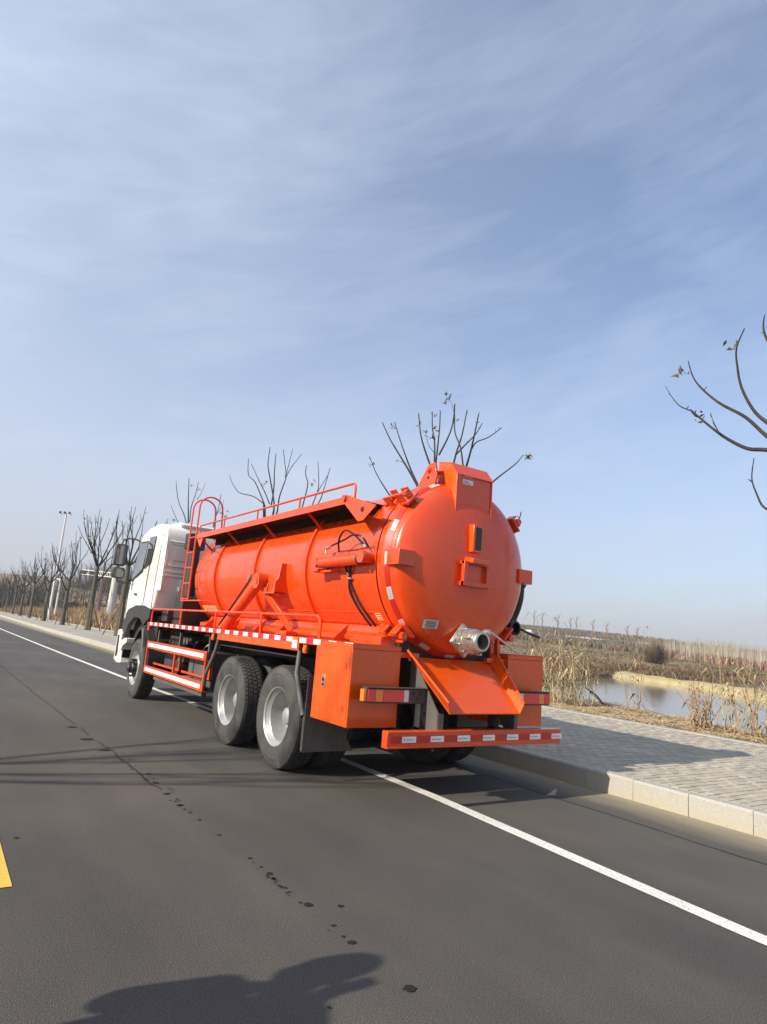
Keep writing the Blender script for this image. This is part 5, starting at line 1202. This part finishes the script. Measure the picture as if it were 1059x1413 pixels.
# far bank scrub: dense clumps of short blades, and olive patches
pts = []; pts2 = []
for _ in range(20000):
    x = rv.uniform(18, 230); y = farY(x) + (rv.random() ** 1.8) * 190 - 1
    if y > 330: continue
    n_ = mnoise.noise(Vector((x * .06, y * .13, 7)))
    if n_ > .08: pts.append((x, y, ground(x, y)))
    elif n_ < -.22: pts2.append((x, y, ground(x, y)))
blades('marsh_scrub', pts, .5, SCRUB, rv, 3, .07, .8, .5, 'brown scrub covering the far bank')
blades('olive_scrub', pts2, .5, SCRUBG, rv, 3, .09, .8, .5, 'olive green patches of scrub on the far bank')
pts = []
for _ in range(2600):
    x = rv.uniform(14, 110); y = farY(x) + rv.uniform(-1.5, 2.5); pts.append((x, y, max(ground(x, y), -1.15)))
blades('shore_grass', pts, .8, SCRUB, rv, 3, .05, .8, .5, 'dark brown grass fringe on the far shore')
# sapling plantation on the rise at the right
pts = []; pu = []
for _ in range(9500):
    x = rv.uniform(165, 400); y = rv.uniform(60, 215)
    x = round(x / 3.2) * 3.2 + rv.uniform(-.3, .3)
    if y < farY(x) + 12 or y + 5 > (.60 + .10 * rv.random() ** 2) * (x + 4.4): continue
    pts.append((x, y, ground(x, y))); pu.append((x + rv.uniform(-1, 1), y + rv.uniform(-1, 1), ground(x, y)))
blades('sapling_plantation', pts, 7.0, SAPL, rv, 1, .065, .03, .02, 'rows of thin pale saplings on the far slope')
blades('red_undergrowth', pu, 3.0, SAPR, rv, 2, .22, .5, .3, 'reddish undergrowth below the far saplings')
pts = [];
for _ in range(7000):
    x = rv.uniform(90, 420); y = x * rv.uniform(.45, 1.15) + rv.uniform(-10, 30); r = math.hypot(x, y)
    if r < 220 or y < farY(min(x, 400)) + 20: continue
    pts.append((x, y, ground(x, y)))
blades('far_treeline', pts, 2.8, SCRUBT, rv, 2, .35, .35, .2, 'far line of scattered low trees on the rise')
blades('far_thicket', [(x + 3, y + 2, z) for x, y, z in pts[::2]], 2.0, SCRUB, rv, 3, .4, .5, .3, 'brown thickets among the far trees')
# thin poles / spindly trees above the far ridge
SPN = ['tallest spindly tree over the far ridge, just right of the white building', 'second spindly ridge tree right of the white building', 'third spindly ridge tree right of the white building', 'fourth spindly ridge tree, in the close pair', 'fifth spindly ridge tree, right one of the close pair', 'sixth spindly ridge tree counted from the white building', 'seventh spindly ridge tree counted from the white building', 'eighth spindly ridge tree, left one of the last pair', 'last spindly ridge tree, nearest the round brown bush']
for k, (px, py, hh) in enumerate([(738, 842, 17), (749, 846, 12), (771, 848, 13), (788, 852, 11), (796, 851, 10), (819, 855, 11), (838, 860, 10), (866, 863, 8), (880, 866, 9)]):
    p = at(px, py, 0, 290); g_ = ground(p.x, p.y); b = MB(); b.tube([(p.x, p.y, g_), (p.x, p.y, p.z)], [.35, .10], 5)
    for j in range(5): a = j * 1.3; zq = g_ + (p.z - g_) * (.5 + .08 * j); b.tube([(p.x, p.y, zq), (p.x + math.cos(a) * 1.6, p.y + math.sin(a) * 1.6, zq + 2.6)], [.14, .05], 4)
    t = thing('spindly_tree', (p.x, p.y, g_), SPN[k], 'tree', 'spindly trees on the far ridge'); part(b, 'trunk', SCRUB, t)
def march(px, py, t0=6, t1=900):
    d = (FW + RT * ((px - 529.5) / 897.74) - UP * ((py - 706.5) / 897.74)).normalized(); t_ = t0
    while t_ < t1:
        p = CAM + d * t_
        if p.z < ground(p.x, p.y): return p
        t_ *= 1.006
    return CAM + d * t1
tp = spline([march(x, y) for x, y in ((745, 880), (780, 882), (830, 887), (872, 890), (900, 893))], 4)
b = MB()
for p, q_ in zip(tp, tp[1:]): b.bar(p + Vector((0, 0, 1.7)), q_ + Vector((0, 0, 1.7)), .5, .45)
tag(b.build('guard_rail', CONC), 'long pale low rail along the far track above the pond', 'railing')
# small white building and pale bundle
p = at(733, 862, 0, 250); g_ = ground(p.x, p.y); t = thing('small_building', (p.x, p.y, g_), 'tiny white building on the far rise beside the tank', 'building')
b = MB(); p.z = g_ + 3.2; b.box((p.x - 1.6, p.y - 2, g_ - 1), (p.x + .8, p.y + 2, p.z)); part(b, 'wall', CONC, t); b = MB(); b.box((p.x + .85, p.y - 1.5, g_ - 1), (p.x + 2.4, p.y + 1.5, p.z - .8)); part(b, 'annex', CONC, t)
b = MB(); b.box((p.x - 1.8, p.y - 2.3, p.z), (p.x + 1.0, p.y + 2.3, p.z + .3)); part(b, 'roof', GREYM, t)
# round bush beside the plantation
p = at(905, 893, 0, 110); p.z = ground(p.x, p.y); t = thing('round_bush', p, 'rounded leafless brown bush at the left end of the sapling rows', 'bush'); b = MB(); rb_ = random.Random(4)
for _ in range(1500):
    a = rb_.random() * 6.28; el = rb_.uniform(.05, 1.5); l = 4.6 * rb_.uniform(.5, 1.05); d = Vector((math.cos(a) * math.cos(el), math.sin(a) * math.cos(el), math.sin(el) * 1.0)); q0 = p + d * l * rb_.uniform(.2, .6); q1 = p + d * l + Vector((0, 0, .5)); w_ = Vector((-math.sin(a), math.cos(a), 0)) * .035
    b.add([q0 - w_, q0 + w_, q1], [(0, 1, 2)])
o = part(b, 'twig', SCRUB, t, smooth=False); o['kind'] = 'stuff'
# dark leafless wood on the far left
b = MB(); rw = random.Random(8)
for _ in range(2800):
    y = rw.uniform(150, 330); x = rw.uniform(-5, 160)
    if x > 20 and y < 150 + x * .2: continue
    g_ = .1 if x < 40 else ground(x, y); h = rw.uniform(6.5, 11.5) * (1 + .25 * mnoise.noise(Vector((x * .03, 2, 0)))); w_ = .12; 
    b.add([(x - w_, y, g_), (x + w_, y, g_), (x, y, g_ + h)], [(0, 1, 2)])
    for _ in range(13):
        a = rw.random() * 6.28; zq = g_ + h * rw.uniform(.15, .8); l = h * rw.uniform(.15, .34); ww = .07
        b.add([(x, y, zq), (x + ww, y, zq + ww * 2), (x + math.cos(a) * l * .7, y + math.sin(a) * l * .7, zq + l)], [(0, 1, 2)])
o = b.build('far_wood', WOODD, smooth=False, kind='stuff'); tag(o, 'dark leafless wood closing the view beyond the street trees')
pts = []
for _ in range(7000):
    y = rw.uniform(140, 300); x = rw.uniform(2, 150) if y > 165 else rw.uniform(14, 40); pts.append((x, y, .1 if x < 40 else ground(x, y)))
blades('wood_undergrowth', pts, 3.6, WOODD, rw, 2, .35, .7, .3, 'dark brush under the far wood')

# ------------------------------------------------------------------ poles on the left
def pole_base(px, py, X): return at(px, py, 0, X)
top = at(92, 708, 0, 6.9); bs = Vector((top.x, top.y, .15)); H_ = top.z
t = thing('camera_pole', bs, 'tall pale pole carrying cameras on a short cross arm among the street trees', 'pole')
b = MB(); b.tube([bs, (bs.x, bs.y, H_)], [.17, .085], 14); part(b, 'post', GALV, t)
rr_ = Vector((RT.x, RT.y, 0)).normalized(); c = Vector((bs.x, bs.y, H_ - .15))
b = MB(); b.bar(c - rr_ * .9, c + rr_ * .9, .12, .12); AM = part(b, 'cross_arm', GALV, t)
for k in (-.8, -.25, .35):
    b = MB(); b.box((c + rr_ * k) + Vector((-.11, -.25, .08)), (c + rr_ * k) + Vector((.11, .25, .30))); part(b, 'camera_housing', DARKPL, AM, .03)
# gantry with signals
p0_ = at(113, 789, 0, 9.5); p1_ = at(160, 794, 0, 12.0); t = thing('signal_gantry', (p1_.x, p1_.y, .15), 'white lattice gantry arm with dark signal heads beside the truck mirror', 'traffic signal')
b = MB(); dv = (p1_ - p0_); b.bar(p0_ + Vector((0, 0, .25)), p1_ + Vector((0, 0, .25)), .14, .10); b.bar(p0_ - Vector((0, 0, .25)), p1_ - Vector((0, 0, .25)), .14, .10)
for k in range(16): a = k / 15; c = p0_ + dv * a; b.bar(c + Vector((0, 0, .22)), c + dv / 15 * .8 - Vector((0, 0, .22)), .06, .06)
part(b, 'lattice_arm', CONC, t)
for k in (0.0, .26):
    b = MB(); c = p0_ + dv * k; b.bar(c - Vector((0, 0, 0)), c + dv * .15, .35, .42); part(b, 'signal_head', HOSE, t, .03)
b = MB(); b.tube([(p1_.x, p1_.y, .15), (p1_.x, p1_.y, p1_.z + .6)], [.42, .34], 14); part(b, 'post', CONC, t)
p = at(147, 763, 0, 17); t = thing('street_lamp', (p.x, p.y, .15), 'double-armed dark street lamp far behind, left of the mirror', 'street lamp')
b = MB(); b.tube([(p.x, p.y, .15), (p.x, p.y, p.z - 1.5)], [.32, .14], 10); part(b, 'post', GREYM, t)
for s_ in (-1, 1):
    b = MB(); b.tube([Vector((p.x, p.y, p.z - 1.6)), Vector((p.x, p.y, p.z - .6)) + rr_ * .9 * s_, Vector((p.x, p.y, p.z - .1)) + rr_ * 2.6 * s_], [.10, .08, .09], 8); part(b, 'arm', GREYM, t)
p = at(84, 799, 0, 8.4); t = thing('short_lamp', (p.x, p.y, .15), 'short white post with curved head beside the tall camera pole', 'post')
b = MB(); b.tube(spline([(p.x, p.y, .15), (p.x, p.y, p.z - .6), Vector((p.x, p.y, p.z - .1)) - rr_ * .2, Vector((p.x, p.y, p.z)) - rr_ * .8], 5), .13, 8); part(b, 'post', GALV, t)
p = at(143, 800, 0, 14); t = thing('red_mast', (p.x, p.y, .15), 'thin dull red mast left of the truck mirror', 'mast'); b = MB(); b.tube([(p.x, p.y, .15), (p.x, p.y, p.z)], [.13, .10], 8); part(b, 'post', REDP, t)

# ------------------------------------------------------------------ the person outside the frame whose shadow falls across the lane
t = thing('person', (-5.72, -2.55, 0), 'standing person in dark jacket holding up a phone, seen only by the long shadow', 'person')
J = {'pel': (0, 0, .95), 'ch': (0, .02, 1.30), 'nk': (0, .06, 1.48), 'nk2': (0, .10, 1.54), 'hd': (0, .17, 1.61), 'hd2': (0, .22, 1.68)}
def skin_body():
    V = []; E_ = []; Rr = []
    def a(p, r, par=None):
        V.append(p); Rr.append(r); 
        if par is not None: E_.append((par, len(V) - 1))
        return len(V) - 1
    pel = a((0, 0, .95), (.17, .12)); w1 = a((0, .01, 1.12), (.16, .12), pel); ch = a((0, .02, 1.32), (.18, .11), w1); nk = a((0, .04, 1.46), (.08, .07), ch); n2 = a((-.05, .05, 1.52), (.06, .06), nk); h1 = a((-.12, .085, 1.61), (.078, .09), n2); h2 = a((-.145, .09, 1.70), (.085, .095), h1)
    for s_ in (-1, 1):
        sh = a((s_ * .20, .02, 1.40), (.07, .07), ch); el_ = a((s_ * .27, .12, 1.18) if s_ < 0 else (.26, .09, 1.40), (.06, .06), sh); wp = Vector((-.12, .30, 1.36) if s_ < 0 else (.04, .15, 1.50)); wr_ = a(tuple(wp), (.042, .04), el_); hn = a(tuple(wp + Vector((-.02, .03, .06))), (.045, .03), wr_)
        for f_ in range(4): fp = wp + Vector((-.045 + .018 * f_, .05, .11 + .004 * f_)); q_ = a(tuple(fp), (.010, .010), hn); a(tuple(fp + Vector((0, -.012, .035))), (.008, .008), q_)
        q_ = a(tuple(wp + Vector((-.06, .03, .07))), (.011, .011), hn); a(tuple(wp + Vector((-.075, .045, .10))), (.009, .009), q_)
        hp = a((s_ * .10, 0, .88), (.105, .11), pel); kn = a((s_ * .11, .03, .50), (.065, .07), hp); an = a((s_ * .11, 0, .09), (.042, .045), kn); a((s_ * .12, .14, .04), (.045, .035), an)
    me = bpy.data.meshes.new('body'); me.from_pydata(V, E_, []); o = bpy.data.objects.new('body', me); COL.objects.link(o); o.parent = t; WL[o.name] = Vector()
    sk = o.modifiers.new('s', 'SKIN'); o.modifiers.new('u', 'SUBSURF').levels = 1; o.modifiers['u'].render_levels = 2
    for i, r in enumerate(Rr): me.skin_vertices[0].data[i].radius = r
    me.skin_vertices[0].data[0].use_root = True; me.materials.append(SKIN); return o
skin_body(); t.rotation_euler = (0, 0, -pi / 2)
PLOC = Vector((-5.72, -2.55, 0))
def ppart(mb, name, mt, ang=60): mb.v = [tuple(Vector(v) + PLOC) for v in mb.v]; return part(mb, name, mt, t, ang=ang)
hd = Vector((-.14, .095, 1.66))
b = MB(); b.lathe([(.001, .145), (.05, .138), (.088, .105), (.108, .05), (.112, 0), (.106, -.03)], hd + Vector((0, -.015, 0)), 2, 24)
b.v = [(x, min(y, hd.y + .055 + max(0, z - hd.z - .06) * .6), z) for x, y, z in b.v]; b.lathe([(.085, .03), (.10, -.02), (.095, -.08), (.07, -.10)], hd + Vector((0, -.03, 0)), 2, 20, pi * .95, pi * 2.05); ppart(b, 'hair', HAIR)
b = MB(); b.add([hd + Vector(v) for v in ((-.014, .10, .02), (.014, .10, .02), (-.018, .098, -.025), (.018, .098, -.025), (0, .132, -.02), (0, .105, .03))], [(0, 2, 4), (1, 4, 3), (0, 4, 5), (5, 4, 1), (2, 3, 4)]); ppart(b, 'nose', SKIN)
for sx_ in (-1, 1):
    b = MB(); b.tube([hd + Vector((sx_ * .088, .0, -.03)), hd + Vector((sx_ * .102, -.01, 0)), hd + Vector((sx_ * .094, .0, .03))], [.010, .016, .010], 8); ppart(b, 'ear', SKIN)
    b = MB(); b.tube([hd + Vector((sx_ * .034 - .012, .094, .018)), hd + Vector((sx_ * .034 + .012, .094, .018))], .007, 6); ppart(b, 'eye', HAIR)
b = MB(); b.tube([hd + Vector((-.022, .094, -.055)), hd + Vector((.022, .094, -.055))], .005, 6); ppart(b, 'mouth', REDP)
b = MB(); b.tube([(-.20, .02, 1.40), (-.27, .12, 1.18), (-.20, .22, 1.28), (-.13, .28, 1.345)], [.105, .085, .068, .055], 14); ppart(b, 'sleeve', CLOTH)
b = MB(); b.tube([(.20, .02, 1.40), (.26, .09, 1.38), (.15, .13, 1.45), (.055, .15, 1.49)], [.105, .11, .085, .06], 14); ppart(b, 'sleeve', CLOTH)
for sx_ in (-1, 1):
    b = MB(); b.tube([(sx_ * .10, 0, .95), (sx_ * .11, .03, .5), (sx_ * .11, 0, .10)], [.135, .10, .075], 14); ppart(b, 'trouser_leg', DARKPL)
    b = MB(); b.tube([(sx_ * .115, -.09, .045), (sx_ * .115, 0, .055), (sx_ * .12, .12, .045), (sx_ * .12, .19, .035)], [.035, .052, .048, .03], 12); ppart(b, 'shoe', HOSE)
ct = MB(); ct.lathe([(.05, 1.47), (.13, 1.44), (.235, 1.38), (.26, 1.2), (.27, .95), (.28, .5), (.26, .5)], (0, 0, 0), 2, 24); ct.v = [(-5.72 + v[0] * .62, -2.60 + v[1], v[2]) for v in ct.v]; o_ = ct.build('coat', CLOTH); o_.parent = t; o_.matrix_parent_inverse = (Matrix.Translation((-5.72, -2.55, 0)) @ Matrix.Rotation(-pi / 2, 4, 'Z')).inverted()
b = MB(); b.box((-5.53, -2.60, 1.54), (-5.52, -2.53, 1.68)); tag(b.build('phone', HOSE, None, .004), 'dark phone held up by the person outside the frame', 'phone')

# ------------------------------------------------------------------ thin winter haze
hz = MB(); hz.box((-1000, -400, -4.5), (1700, 1900, 45)); H_o = hz.build('haze', None, smooth=False) if False else None
me = bpy.data.meshes.new('haze'); me.from_pydata(hz.v, [], hz.f); me.update(); ho = bpy.data.objects.new('haze', me); COL.objects.link(ho); ho['kind'] = 'stuff'; ho['label'] = 'thin pale haze in the winter air'
hm = bpy.data.materials.new('haze'); hm.use_nodes = True; t_ = hm.node_tree; t_.nodes.clear(); o_ = t_.nodes.new('ShaderNodeOutputMaterial'); v_ = t_.nodes.new('ShaderNodeVolumePrincipled')
v_.inputs['Color'].default_value = (.95, .96, 1, 1); v_.inputs['Density'].default_value = .0004; v_.inputs['Anisotropy'].default_value = .2; t_.links.new(v_.outputs[0], o_.inputs['Volume']); me.materials.append(hm)
